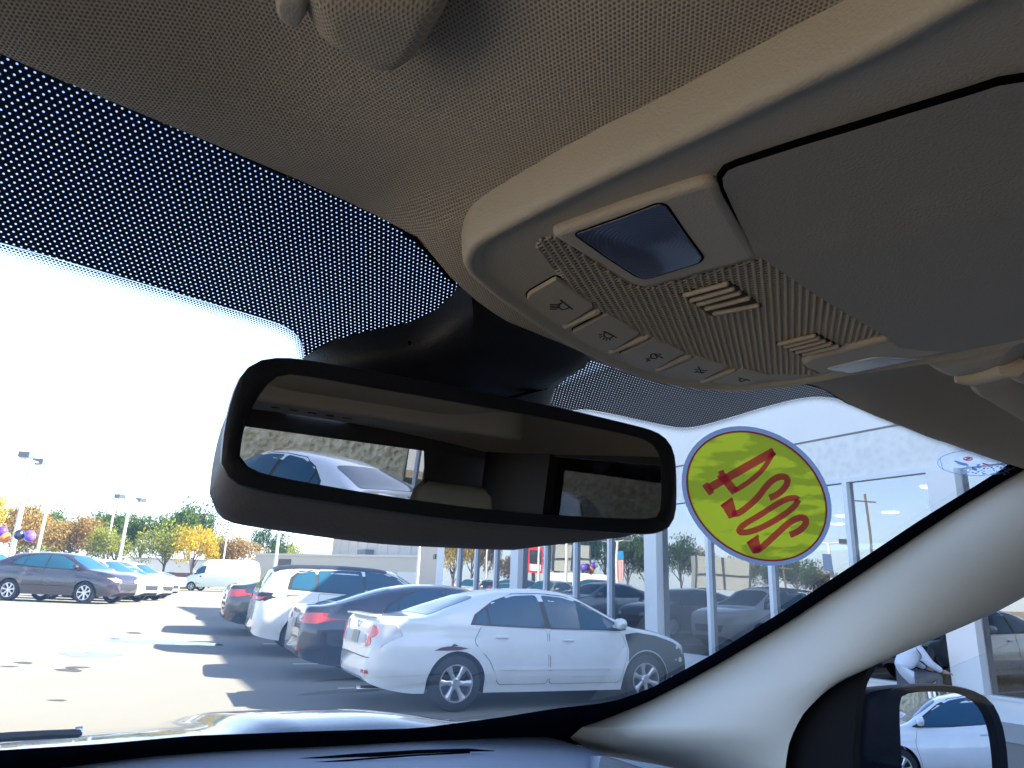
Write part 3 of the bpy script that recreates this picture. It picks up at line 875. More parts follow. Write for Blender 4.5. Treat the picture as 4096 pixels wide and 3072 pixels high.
# side window, black sail and door mirror
mb = MB(); vs = [hit_x(x, y, .735) for x, y in smooth_loop([(1660, 1760), (1672, 1640), (1690, 1570), (1715, 1535), (1750, 1503), (1800, 1474), (1862, 1432), (1880, 1440), (1862, 1470), (1853, 1500), (1846, 1560), (1842, 1640), (1845, 1760)], 1)]
mb.ring_loft([[tuple(p) for p in vs], [tuple(p+np.array([.02, 0, 0])) for p in vs]]); mb.build('mirror_sail', m_sail, own)
sw = [(-.34, H-.45), (.64, H-.45), (.60, H-.20), (.52, H-.13), (.42, H-.085), (.25, H+.0), (.08, H+.09), (-.34, H+.12)]
mb = MB(); mb.ring_loft([[(.750, y, z) for y, z in sw], [(.754, y, z) for y, z in sw]]); mb.build('side_window', m_door_glass, own, smooth=False)
m_tint = pane_mat('privacy_glass', (.30, .31, .31), .02)
for sx in (-1, 1):
    mb = MB(); mb.box((sx*.752, -.95, H-.07), (.004, .88, .42)); mb.build('rear_side_window', m_tint, own, smooth=False)
DC = hit_x(2050, 1580, 1.0); nD = unit(unit(EYEL-DC)+unit(np.array([2.35, -6.0, H-.75])-DC))
mo = [(1851, 1780), (1853, 1700), (1856, 1600), (1856, 1520), (1862, 1496), (1900, 1486), (1945, 1482), (2000, 1478), (2060, 1480), (2105, 1490), (2140, 1510), (2160, 1545), (2172, 1590), (2178, 1650), (2180, 1710), (2150, 1800), (1990, 1815)]
mi_ = [(1965, 1770), (1950, 1700), (1944, 1620), (1941, 1540), (1942, 1508), (1955, 1497), (2000, 1493), (2060, 1495), (2100, 1503), (2130, 1525), (2148, 1565), (2157, 1620), (2162, 1690), (2140, 1770), (2050, 1785)]
dm = lambda pts: resample([hit_plane(x, y, DC, nD) for x, y in smooth_loop(pts+[pts[0]], 1, False)], 49)[:-1]
Om, Im = np.array(dm(mo)), np.array(dm(mi_)); cm = np.mean(Om, axis=0)
rings = [[tuple(p-nD*.010) for p in Im], [tuple(p) for p in Im+nD*.002], [tuple(p) for p in cm+(Om-cm)*.985+nD*.002], [tuple(p) for p in Om-nD*.004]]
for s, off in ((1.0, .02), (.97, .045), (.88, .075), (.65, .10), (.3, .112)): rings.append([tuple(p) for p in cm+(Om-cm)*s-nD*off])
mb = MB(); mb.ring_loft(rings, False, True); dmo = mb.build('door_mirror', M('door_mirror_shell', (.005, .007, .014), .5, spec=.06), own, angle=50)
mb = MB(); ci = np.mean(Im, axis=0); rg = []
for k in range(1, 17):
    rg.append([tuple(ci+(p-ci)*k/16 - nD*(.004+np.linalg.norm((p-ci)*k/16)**2/(2*1.9))) for p in Im])
rg = [[tuple(ci-nD*.004 + (np.array(p)-ci)*.02) for p in Im]]+rg
mb.ring_loft(rg, True, False); mb.build('mirror_glass', m_mirror2, dmo, angle=80)

# rest of the cabin, seen only in the mirrors but shading what is seen
mb = MB()
for sx in (-1, 1):
    mb.box((sx*.79, -.75, H-.70), (.07, 3.2, .80))
mb.box((0, -.75, H-1.10), (1.6, 3.2, .05)); mb.build('door_panels', m_cloth, own)
mb = MB()
for sx in (-1, 1):
    mb.box((sx*.765, -.42, H-.06), (.05, .16, .50)); mb.box((sx*.755, -1.72, H-.06), (.07, .66, .50)); mb.box((sx*.765, -.9, H+.155), (.07, 2.3, .06))
mb.build('pillars', m_black, own)
mb = MB(); yr = -2.12
mb.box((0, yr, H+.135), (1.5, .06, .09)); mb.box((0, yr, H-.62), (1.5, .06, .92))
for sx in (-1, 1):
    mb.add([(sx*.52, yr, H-.17), (sx*.76, yr, H-.17), (sx*.76, yr, H+.12), (sx*.47, yr, H+.12)], [(0, 1, 2, 3)])
mb.build('tailgate', M('dark_cabin_trim', (.10, .09, .08), .7), own)
def seat(x, y, name='front_seat'):
    mb = MB()
    hw = .24
    bx = rounded([(x-.24, y-.07), (x+.24, y-.07), (x+.24, y+.07), (x-.24, y+.07)], .05)
    mb.ring_loft([[(p[0], p[1]+.18-(z-H+.7)*.25, z) for p in inset(bx, d)] for z, d in ((H-.75, 0), (H-.35, 0), (H-.20, .02), (H-.165, .06))])
    st = mb.build(name, m_cloth, own, angle=60)
    mb = MB(); hb = rounded([(x-.11, y-.05), (x+.11, y-.05), (x+.11, y+.04), (x-.11, y+.04)], .03)
    mb.ring_loft([[(p[0], p[1]-.03, z) for p in inset(hb, d)] for z, d in ((H-.17, .03), (H-.15, .005), (H-.06, 0), (H-.01, .01), (H+.01, .035))]); mb.build('headrest', m_cloth, st, angle=60)
seat(.31, -1.0); seat(-.40, -.75)
mb = MB(); bx = rounded([(-.66, -1.6), (.66, -1.6), (.66, -1.45), (-.66, -1.45)], .05)
mb.ring_loft([[(p[0], p[1], z) for p in inset(bx, d)] for z, d in ((H-.8, 0), (H-.3, 0), (H-.24, .05))]); mb.build('rear_seat', m_cloth, own, angle=60)
mb = MB(); dl = rounded([(-.30, -1.15), (.30, -1.15), (.42, -.75), (-.42, -.75)], .12)
slab(mb, dl, H+.22, H+.135, .012); dm2 = mb.build('rear_dome_console', m_beige_shaded, own)
for k in range(5):
    mb = MB(); mb.box((-.16+.04*k, -.92, H+.134), (.018, .018, .003)); mb.build('dome_button', m_icon, dm2)

# stickers on the inside of the windshield
def disc_W(mb, c, rx, ry, ang, off, mi, n=48):
    ps = []
    for k in range(n):
        t = 2*math.pi*k/n; x = rx*math.cos(t); y = ry*math.sin(t)
        ps.append((c[0]+x*math.cos(ang)-y*math.sin(ang), c[1]+x*math.sin(ang)+y*math.cos(ang)))
    a_ = [tuple(hit_W(p[0], p[1], off)) for p in ps]; b_ = [tuple(hit_W(p[0], p[1], off-.0006)) for p in ps]
    mb.ring_loft([b_, a_], False, True, mi)
def annulus_W(mb, c, r_out, r_in, ang, off, n=56):
    ps = []
    for rx, ry in (r_out, r_in):
        ring = []
        for k in range(n):
            t = 2*math.pi*k/n; x = rx*math.cos(t); y = ry*math.sin(t)
            ring.append(tuple(hit_W(c[0]+x*math.cos(ang)-y*math.sin(ang), c[1]+x*math.sin(ang)+y*math.cos(ang), off)))
        ps.append(ring)
    mb.ring_loft(ps, False, False)
def film(name, col, tl=.75, blot=None):
    a = NT(name)
    d = a.n('ShaderNodeBsdfDiffuse'); t = a.n('ShaderNodeBsdfTranslucent'); d.inputs[0].default_value = (*col, 1); t.inputs[0].default_value = (*col, 1)
    if blot:
        tc = a.n('ShaderNodeTexCoord'); mp = a.n('ShaderNodeMapping'); mp.inputs['Scale'].default_value = (14, 14, 70); mp.inputs['Rotation'].default_value = (0, 0, .3)
        nz = a.n('ShaderNodeTexNoise', i_Scale=1.0, i_Detail=3.0); a.l(tc.outputs['Object'], mp.inputs[0]); a.l(mp.outputs[0], nz.inputs['Vector'])
        mr = a.n('ShaderNodeMapRange', i_1=.46, i_2=.53, i_3=0.0, i_4=1.0); a.l(nz.outputs['Fac'], mr.inputs[0])
        c = a.mixc(mr.outputs[0], blot, col); a.l(c, d.inputs[0]); a.l(c, t.inputs[0])
    mx = a.n('ShaderNodeMixShader', i_0=tl); a.l(d.outputs[0], mx.inputs[1]); a.l(t.outputs[0], mx.inputs[2]); a.l(mx.outputs[0], a.out.inputs['Surface']); return a.mat
to_world = Matrix.LocRotScale(Vector(tuple(rt*(-EX))), Matrix.Rotation(-CAR_T, 3, 'Z'), None)
def build_at_world(mb, name, mats, **kw):
    """top-level object sharing the car's place; origin moved to its own centre"""
    P = [to_world @ Vector(v) for v in mb.v]; c = sum(P, Vector())/len(P)
    mb.v = [tuple(p-c) for p in P]; o = mb.build(name, mats, None, **kw); o.location = c; return o
stick = MB()
sc_, sa = rw(620, 690), R_(37)
annulus_W(stick, sc_, (174, 138), (164.5, 128.5), sa, .0055)
w_o = build_at_world(stick, 'windshield_sticker', film('sticker_rim', (.24, .29, .38)), fix=False, smooth=False)
tag(w_o, 'yellow oval sticker with red 2024 read backwards on the windshield', 'sticker')
cW = w_o.location.copy()
def sub_at(mb, name, mats, par, **kw):
    mb.v = [tuple((to_world @ Vector(v))-par.location) for v in mb.v]; return mb.build(name, mats, par, **kw)
mb = MB(); annulus_W(mb, sc_, (164.6, 128.6), (160.5, 124.5), sa, .0056); sub_at(mb, 'red_ring', film('sticker_red', (.26, .03, .035)), w_o, fix=False, smooth=False)
mb = MB(); disc_W(mb, sc_, 160.5, 124.5, sa, .0057, 0, 56); sub_at(mb, 'yellow_field', film('sticker_yellow', (.50, .52, .03), blot=(.32, .35, .025)), w_o, fix=False, smooth=False)
def strokes(mb, sts, rr, off, mi=0):
    for pts, wd in sts:
        P = [np.array(rr(*p)) for p in (smooth_loop(pts, 2, False) if len(pts) > 2 else pts)]
        L_, R2 = [], []
        for i, p in enumerate(P):
            t = unit(P[min(i+1, len(P)-1)]-P[max(i-1, 0)]); nn_ = np.array([-t[1], t[0]])
            w_ = (wd[0]+(wd[1]-wd[0])*i/(len(P)-1)) if isinstance(wd, tuple) else wd
            L_.append(hit_W(*(p+nn_*w_/2), off)); R2.append(hit_W(*(p-nn_*w_/2), off))
        vs = [tuple(p) for p in L_]+[tuple(p) for p in R2]; n_ = len(P)
        mb.add(vs, [(i, i+1, n_+i+1, n_+i) for i in range(n_-1)], mi)
m_digit = film('sticker_digits', (.90, .13, .6), .9)
digits = [
    [([(715, 412), (560, 500), (335, 630)], 18), ([(398, 545), (490, 655)], 18), ([(480, 650), (570, 595), (650, 525), (714, 415)], 11), ([(308, 605), (350, 665)], 14), ([(388, 540), (420, 528)], 6)],
    [([(690, 690), (745, 668), (795, 612), (795, 568), (745, 560), (685, 600), (620, 690), (560, 745), (500, 788), (470, 780)], 14), ([(440, 715), (478, 805)], (28, 20)), ([(405, 740), (472, 692)], 6)],
    [([(862, 702), (840, 688), (775, 700), (640, 790), (545, 845), (508, 880), (525, 902), (620, 882), (760, 805), (840, 742), (862, 702)], 13)],
    [([(812, 912), (862, 893), (908, 850), (905, 812), (868, 806), (805, 838), (735, 905), (665, 970), (625, 1005), (600, 1000)], 14), ([(592, 940), (622, 1015)], (28, 20)), ([(562, 962), (628, 915)], 6)]]
for dg in digits:
    mb = MB(); strokes(mb, dg, rw, .0080); sub_at(mb, 'numeral', m_digit, w_o, fix=False, smooth=False)
st2 = MB(); c2 = rw(1920, 495)
disc_W(st2, c2, 88, 29, R_(4), .0045, 0)
a = NT('clear_decal'); t_ = a.n('ShaderNodeBsdfTransparent'); t_.inputs[0].default_value = (.94, .97, 1, 1); d_ = a.n('ShaderNodeBsdfTranslucent'); d_.inputs[0].default_value = (.8, .88, 1, 1)
mx_ = a.n('ShaderNodeMixShader', i_0=.22); a.l(t_.outputs[0], mx_.inputs[1]); a.l(d_.outputs[0], mx_.inputs[2]); a.l(mx_.outputs[0], a.out.inputs['Surface'])
s_o = build_at_world(st2, 'service_decal', a.mat, fix=False, smooth=False)
tag(s_o, 'small clear oval decal with blue and red print high in the windshield corner', 'decal')
m_blue = film('decal_blue', (.25, .38, .62)); m_red = film('decal_red', (.65, .06, .12))
def arc(cx, cy, rx, ry, a0, a1, n=28): return [(cx+rx*math.cos(R_(a0+(a1-a0)*k/n)), cy+ry*math.sin(R_(a0+(a1-a0)*k/n))) for k in range(n+1)]
mb = MB(); strokes(mb, [(arc(c2[0], c2[1], 86, 28, 0, 360), 1.3)], lambda x, y: (x, y), .0055)
strokes(mb, [([(1785, 485), (1865, 508)], 4), ([(1800, 497), (1850, 512)], 2.5), ([(1890, 530), (1920, 538)], 5), ([(1905, 430), (1965, 442)], 4), ([(1985, 448), (2070, 478)], 4), ([(1700, 470), (1720, 540)], 1.5)], rw, .0055)
rnd = random.Random(3)
for _ in range(70):
    x = rnd.uniform(1840, 2110); y = rnd.uniform(505, 565); strokes(mb, [([(x, y), (x+rnd.uniform(6, 16), y+rnd.uniform(-5, 5))], 2)], rw, .0055)
sub_at(mb, 'blue_print', m_blue, s_o, fix=False, smooth=False)
for st_ in ([(arc(1865, 472, 26, 9, 0, 360), 2.2)], [([(1850, 476), (1880, 468)], 3)], [([(1950, 500), (1985, 508)], 3)]):
    mb = MB(); strokes(mb, st_, rw, .0055); sub_at(mb, 'red_print', m_red, s_o, fix=False, smooth=False)
# ------------------------------------------------------------------ vehicles
def paint(name, col, metal=0.0, rough=.25): return M(name, col, rough, metal=metal, coat=1.0, dirt=tuple(c*.75+.03 for c in col), dscale=2.2, damount=.35)
m_white = paint('white_paint', (.72, .73, .73))
m_primer = M('grey_primer', (.036, .043, .046), .6, var=.15, vscale=4)
m_navy = paint('dark_navy_paint', (.018, .026, .045), .2)
m_plum = paint('plum_paint', (.026, .020, .034), 0)
m_dkgrey = paint('dark_grey_paint', (.035, .04, .05), .3)
m_silver = paint('silver_paint', (.45, .47, .50), .5)
m_blue = paint('blue_paint', (.02, .13, .38), .3)
m_redp = paint('maroon_paint', (.20, .025, .035), .2)
m_tan = paint('tan_paint', (.25, .22, .17), .4)
m_carglass = M('car_glass', (.018, .075, .125), .03, spec=.3)
m_tyre = M('tyre_rubber', (.018, .018, .02), .85, bump=.4, bscale=60)
m_alloy = M('alloy', (.62, .63, .65), .28, metal=.85)
m_arch = M('wheel_well', (.012, .012, .013), .9)
m_trimb = M('car_black_trim', (.016, .017, .019), .5)
m_tail = M('tail_lamp_red', (.55, .02, .025), .12, coat=1.0)
m_tailc = M('tail_lamp_clear', (.55, .55, .57), .15, coat=1.0)
m_chrome = M('chrome', (.8, .8, .82), .12, metal=1.0)
m_rust = M('rust', (.10, .035, .03), .9, var=.4, vscale=30)
m_plate = M('plate', (.22, .24, .18), .5)
m_headl = M('head_lamp', (.6, .63, .66), .1, coat=1.0)

SPEC = {}
SPEC['sedan'] = dict(L=4.86, W=1.79, top=[(0,.62),(.02,.80),(.05,.93),(.08,1.03),(.13,1.075),(.22,1.065),(.55,1.075),(.72,1.10),(1.1,1.235),(1.5,1.37),(1.9,1.445),(2.35,1.47),(2.8,1.44),(3.1,1.35),(3.45,1.16),(3.72,1.015),(4.1,.96),(4.45,.88),(4.66,.79),(4.8,.66),(4.86,.52)],
  belt=[(0,.95),(1,.99),(2.5,.94),(3.7,.905),(4.86,.66)], bot=[(0,.38),(.06,.32),(.35,.24),(.6,.21),(4.2,.2),(4.6,.22),(4.86,.34)],
  wid=[(0,.62),(.05,.70),(.15,.79),(.4,.86),(1,.892),(2.4,.895),(3.9,.885),(4.3,.84),(4.6,.74),(4.78,.58),(4.86,.42)], wr=1.09, wf=3.89, R=.325,
  win=[[(1.30,1.02),(1.36,1.10),(1.50,1.20),(1.50,1.01)], [(1.53,1.01),(1.53,1.215),(1.70,1.30),(1.95,1.365),(2.28,1.385),(2.31,.985)], [(2.39,.98),(2.36,1.385),(2.68,1.365),(2.95,1.29),(3.25,1.15),(3.52,.985),(3.45,.965)]],
  frame=[(1.25,1.0),(1.33,1.12),(1.62,1.29),(1.95,1.395),(2.35,1.41),(2.72,1.39),(3.0,1.30),(3.35,1.12),(3.60,.965),(3.48,.95),(2.4,.965)],
  doors=[[(1.62,.98),(2.33,.955),(2.35,.30),(1.66,.30),(1.52,.58),(1.30,.80),(1.40,.985)], [(2.37,.955),(3.50,.93),(3.57,.72),(3.55,.60),(3.49,.44),(3.47,.30),(2.38,.30)]], handles=[(1.62,.86),(2.58,.83)],
  rearwin=[(.74,-.60),(.74,.60),(1.42,.47),(1.42,-.47)], windsh=[(3.66,-.66),(3.66,.66),(3.0,.52),(3.0,-.52)], mirror=(3.36,.98))
SPEC['fastback'] = dict(SPEC['sedan'], L=4.87, W=1.85, top=[(0,.60),(.02,.80),(.05,.95),(.08,1.05),(.13,1.09),(.3,1.10),(.6,1.16),(1.0,1.275),(1.5,1.40),(2.0,1.465),(2.4,1.475),(2.8,1.44),(3.1,1.35),(3.45,1.16),(3.72,1.03),(4.1,.98),(4.45,.90),(4.66,.80),(4.8,.66),(4.87,.52)],
  rearwin=[(.55,-.60),(.55,.60),(1.45,.47),(1.45,-.47)])
SPEC['suv'] = dict(L=4.6, W=1.86, top=[(0,.62),(.02,.86),(.05,1.08),(.10,1.22),(.18,1.38),(.28,1.55),(.40,1.635),(.8,1.675),(1.6,1.69),(2.3,1.67),(2.7,1.61),(3.05,1.43),(3.4,1.22),(3.6,1.13),(4.0,1.08),(4.35,1.0),(4.5,.90),(4.56,.75),(4.6,.55)],
  belt=[(0,1.10),(.3,1.17),(1,1.15),(2.4,1.09),(3.5,1.04),(4.6,.8)], bot=[(0,.42),(.05,.36),(.4,.28),(.7,.25),(4.0,.25),(4.35,.26),(4.6,.38)],
  wid=[(0,.68),(.05,.76),(.15,.83),(.4,.89),(1,.925),(2.3,.93),(3.6,.92),(4.1,.88),(4.4,.78),(4.55,.62),(4.6,.5)], wr=.92, wf=3.6, R=.355,
  win=[[(.62,1.22),(.66,1.40),(.80,1.52),(1.08,1.56),(1.08,1.19)], [(1.13,1.185),(1.13,1.565),(1.6,1.59),(2.0,1.585),(2.03,1.14)], [(2.09,1.135),(2.06,1.585),(2.45,1.56),(2.75,1.45),(3.05,1.27),(3.28,1.10)]],
  frame=[(.55,1.19),(.60,1.42),(.76,1.55),(1.1,1.59),(1.6,1.61),(2.1,1.605),(2.5,1.58),(2.8,1.47),(3.1,1.29),(3.38,1.085),(2.1,1.115)],
  doors=[[(1.36,1.12),(2.05,1.10),(2.07,.36),(1.42,.36),(1.33,.62),(1.15,.82),(1.15,1.13)], [(2.09,1.10),(3.20,1.07),(3.26,.80),(3.24,.36),(2.10,.36)]], handles=[(1.42,.98),(2.25,.95)],
  rearwin=None, rearglass=[(-.60,1.20),(.60,1.20),(.53,1.50),(-.53,1.50)], windsh=[(3.5,-.70),(3.5,.70),(2.78,.58),(2.78,-.58)], mirror=(3.12,1.12))
SPEC['crossover'] = dict(SPEC['suv'], top=[(0,.62),(.02,.86),(.05,1.06),(.10,1.16),(.22,1.28),(.42,1.45),(.62,1.56),(.95,1.625),(1.6,1.665),(2.3,1.65),(2.7,1.585),(3.05,1.41),(3.4,1.20),(3.6,1.12),(4.0,1.07),(4.35,.99),(4.5,.90),(4.56,.75),(4.6,.55)],
  win=[[(.85,1.24),(1.00,1.42),(1.24,1.50),(1.24,1.19)], [(1.28,1.185),(1.28,1.505),(1.6,1.545),(2.0,1.555),(2.03,1.14)], [(2.09,1.135),(2.06,1.555),(2.45,1.53),(2.75,1.42),(3.05,1.25),(3.28,1.10)]],
  frame=[(.74,1.20),(.95,1.44),(1.25,1.535),(1.6,1.575),(2.1,1.58),(2.5,1.555),(2.8,1.44),(3.1,1.27),(3.38,1.085),(2.1,1.115)])
SPEC['coupe'] = dict(SPEC['sedan'], win=[[(1.25,1.0),(1.42,1.16),(1.75,1.31),(2.05,1.375),(2.45,1.385),(2.75,1.35),(3.1,1.22),(3.52,.985),(3.4,.965)]],
  doors=[[(1.95,.98),(3.50,.93),(3.57,.72),(3.49,.44),(3.47,.30),(2.05,.30),(1.95,.6)]], handles=[(2.15,.84)])
SPEC['van'] = dict(L=6.0, W=2.0, top=[(0,2.0),(.03,2.3),(.1,2.48),(.25,2.56),(1,2.62),(3.7,2.60),(4.15,2.52),(4.45,2.30),(4.8,1.85),(5.1,1.48),(5.3,1.30),(5.65,1.12),(5.9,.92),(6.0,.62)],
  belt=[(0,1.6),(3.8,1.5),(5,1.15),(6,.7)], bot=[(0,.45),(.5,.38),(5.5,.34),(6,.42)], wid=[(0,.88),(.05,.95),(.2,.99),(1,1.0),(4.4,1.0),(5.2,.95),(5.7,.84),(5.95,.68),(6,.6)], wr=1.25, wf=5.0, R=.35,
  win=[[(4.05,1.50),(4.02,2.0),(4.35,1.98),(4.65,1.72),(4.95,1.42),(4.9,1.32)]], frame=[(4.0,1.47),(3.97,2.03),(4.37,2.01),(4.7,1.73),(5.02,1.40),(4.9,1.28)],
  doors=[[(3.95,1.45),(4.98,1.25),(4.7,.9),(4.55,.45),(3.95,.45)]], handles=[(4.02,1.2)], rearwin=None, windsh=[(5.2,-.8),(5.2,.8),(4.5,.72),(4.5,-.72)], mirror=(4.8,1.45))

class Shape:
    def __init__(s, sp):
        s.sp = sp; s.L = sp['L']
        s.top, s.bl, s.bt, s.wd = pchip(sp['top']), pchip(sp['belt']), pchip(sp['bot']), pchip(sp['wid'])
    def belt(s, x): return min(s.bl(x), s.top(x)-.035)
    def y(s, x, z):
        zb, bl, tp, w = s.bt(x), s.belt(x), s.top(x), s.wd(x)
        if z <= bl:
            u = max(0, (z-zb)/(bl-zb))
            return w*(.90+.10*smooth01(u/.35)-.05*smooth01((u-.62)/.38) - .006*math.exp(-((u-.80)/.03)**2))
        u = min(1, (z-bl)/(tp-bl)); tum = .30*smooth01((tp-bl-.06)/.34)
        return .95*w*(1-tum*u)*max(0, 1-u**7)**.30
    def z(s, x, y):
        bl, tp = s.belt(x), s.top(x); a, b = bl, tp
        for _ in range(30):
            m = (a+b)/2
            if s.y(x, m) > abs(y): a = m
            else: b = m
        return a
    def xr(s, y, z):
        a, b = 0.0, 1.2
        ok = lambda x: s.top(x) > z and s.y(x, z) >= abs(y) and s.bt(x) <= z
        if ok(a): return 0.0
        for _ in range(30):
            m = (a+b)/2
            if ok(m): b = m
            else: a = m
        return b
    def xf(s, y, z):
        a, b = s.L, s.L-1.2
        ok = lambda x: s.top(x) > z and s.y(x, z) >= abs(y) and s.bt(x) <= z
        if ok(a): return a
        for _ in range(30):
            m = (a+b)/2
            if ok(m): b = m
            else: a = m
        return b
    def arch(s, x):
        zz = s.bt(x)
        for xc in (s.sp['wr'], s.sp['wf']):
            Ra = s.sp['R']+.055; d = abs(x-xc)
            if d < Ra: zz = max(zz, s.sp['R']-.01+math.sqrt(Ra*Ra-d*d))
        return zz

def body_mesh(sh, lod):
    sp = sh.sp; L = sh.L
    xs = [0, .006, .015, .03, .05, .08, .12, .17, .23, .3, .4, .5]
    xs = xs + [L-v for v in xs]
    step = .10 if lod else .06
    xs += list(np.arange(.6, L-.55, step))
    for xc in (sp['wr'], sp['wf']):
        Ra = sp['R']+.055
        xs += [xc+Ra*math.sin(t) for t in np.linspace(-math.pi/2, math.pi/2, 13 if lod else 25)] + [xc-Ra-.004, xc+Ra+.004]
    xs = sorted(set(round(float(x), 4) for x in xs)); xs = [x for i, x in enumerate(xs) if i == 0 or x-xs[i-1] > .002]
    US = [.12, .3, .5, .7, .82, .9, .95, .98, .994, 1.0]; NL = 9 if lod else 13
    rings = []
    for x in xs:
        zl, bl, tp = sh.arch(x), sh.belt(x), sh.top(x)
        zl = min(zl, bl-.02)
        half = []
        for k in range(NL):
            z = zl+(bl-zl)*k/(NL-1); half.append((sh.y(x, z), z))
        for u in US:
            z = bl+(tp-bl)*u; half.append((sh.y(x, z), z))
        rings.append([(x-L/2, -y, z) for y, z in half] + [(x-L/2, y, z) for y, z in reversed(half[:-1])])
    mb = MB(); n = len(rings[0]); vs = [p for r in rings for p in r]; mb.add(vs, [])
    for k in range(len(rings)-1):
        for i in range(n):
            j = (i+1) % n
            mb.f.append([k*n+i, k*n+j, (k+1)*n+j, (k+1)*n+i]); mb.m.append(1 if i == n-1 else 0)
    mb.f.append(list(reversed(range(n)))); mb.m.append(0)
    mb.f.append([(len(rings)-1)*n+i for i in range(n)]); mb.m.append(0)
    return mb

def spatch(sh, poly, off, side, step=.10, th=.012):
    """panel lying on the flank; poly in (x, z)"""
    V, F, Bd = patch2d(poly, step); mb = MB(); L = sh.L
    g = lambda x, z, o: (x-L/2, side*(sh.y(x, z)+o), z)
    vs = [g(x, z, off) for x, z in V]; mb.add(vs, F)
    for a_, b_ in Bd: mb.add([vs[a_], vs[b_], g(*V[b_], off-th), g(*V[a_], off-th)], [(0, 1, 2, 3)])
    return mb
def rpatch(sh, poly, off, front=False, step=.06, th=.012):
    V, F, Bd = patch2d(poly, step); mb = MB(); L = sh.L
    fn = sh.xf if front else sh.xr; sg = 1 if front else -1
    g = lambda y, z, o: (fn(y, z)+sg*o-L/2, y+math.copysign(min(abs(o)*.6, .01), y)*(1 if o > 0 else 0), z)
    vs = [g(y, z, off) for y, z in V]; mb.add(vs, F)
    for a_, b_ in Bd: mb.add([vs[a_], vs[b_], g(*V[b_], off-th), g(*V[a_], off-th)], [(0, 1, 2, 3)])
    return mb
def tpatch(sh, poly, off, step=.10, th=.012):
    V, F, Bd = patch2d(poly, step); mb = MB(); L = sh.L
    g = lambda x, y, o: (x-L/2, y, sh.z(x, y)+o)
    vs = [g(x, y, off) for x, y in V]; mb.add(vs, F)
    for a_, b_ in Bd: mb.add([vs[a_], vs[b_], g(*V[b_], off-th), g(*V[a_], off-th)], [(0, 1, 2, 3)])
    return mb

def wheel_meshes(R, spokes, lod):
    n = 20 if lod else 36; w = .105
    t = MB(); r = R*.655
    t.lathe([(r, -w*.8), (r+.01, -w), (R*.86, -w*1.03), (R*.96, -w*.9), (R, -w*.6), (R, w*.6), (R*.96, w*.9), (R*.86, w*1.03), (r+.01, w), (r, w*.8)], n, 'y')
    q = MB()
    q.lathe([(r*1.01, -w*.85), (r*1.02, -w*1.0), (r*.95, -w*1.0), (r*.92, -w*.6), (r*.9, w*.5), (r*.3, w*.4), (.0, w*.4)], n, 'y', mi=0)
    q.lathe([(0, -w*.30), (r*.9, -w*.30)], n, 'y', mi=1)
    q.lathe([(0, -w*.92), (.045, -w*.92), (.06, -w*.8), (.07, -w*.3)], 14, 'y', mi=0)
    for k in range(spokes):
        a_ = 2*math.pi*k/spokes+.3; c, s_ = math.cos(a_), math.sin(a_)
        ring = []
        for rr, hw, yy, d in ((.04, .030, -w*.82, .03), (r*.55, .024, -w*.80, .03), (r*.93, .042, -w*.92, .03)):
            P = [(rr, -hw, yy+.012), (rr, -hw*.5, yy), (rr, hw*.5, yy), (rr, hw, yy+.012), (rr, hw, yy+d), (rr, -hw, yy+d)]
            ring.append([(p[0]*c-p[1]*s_, p[2], p[0]*s_+p[1]*c) for p in P])
        q.ring_loft(ring, True, True, 0)
    return t, q
WHEELS = {}
def wheel_data(R, spokes, lod):
    k = (R, spokes, lod)
    if k not in WHEELS:
        t, q = wheel_meshes(R, spokes, lod)
        a_ = t.build('wheel', m_tyre); b_ = q.build('rim', [m_alloy, m_arch])
        WHEELS[k] = (a_.data, b_.data)
        bpy.data.objects.remove(a_); bpy.data.objects.remove(b_)
    return WHEELS[k]

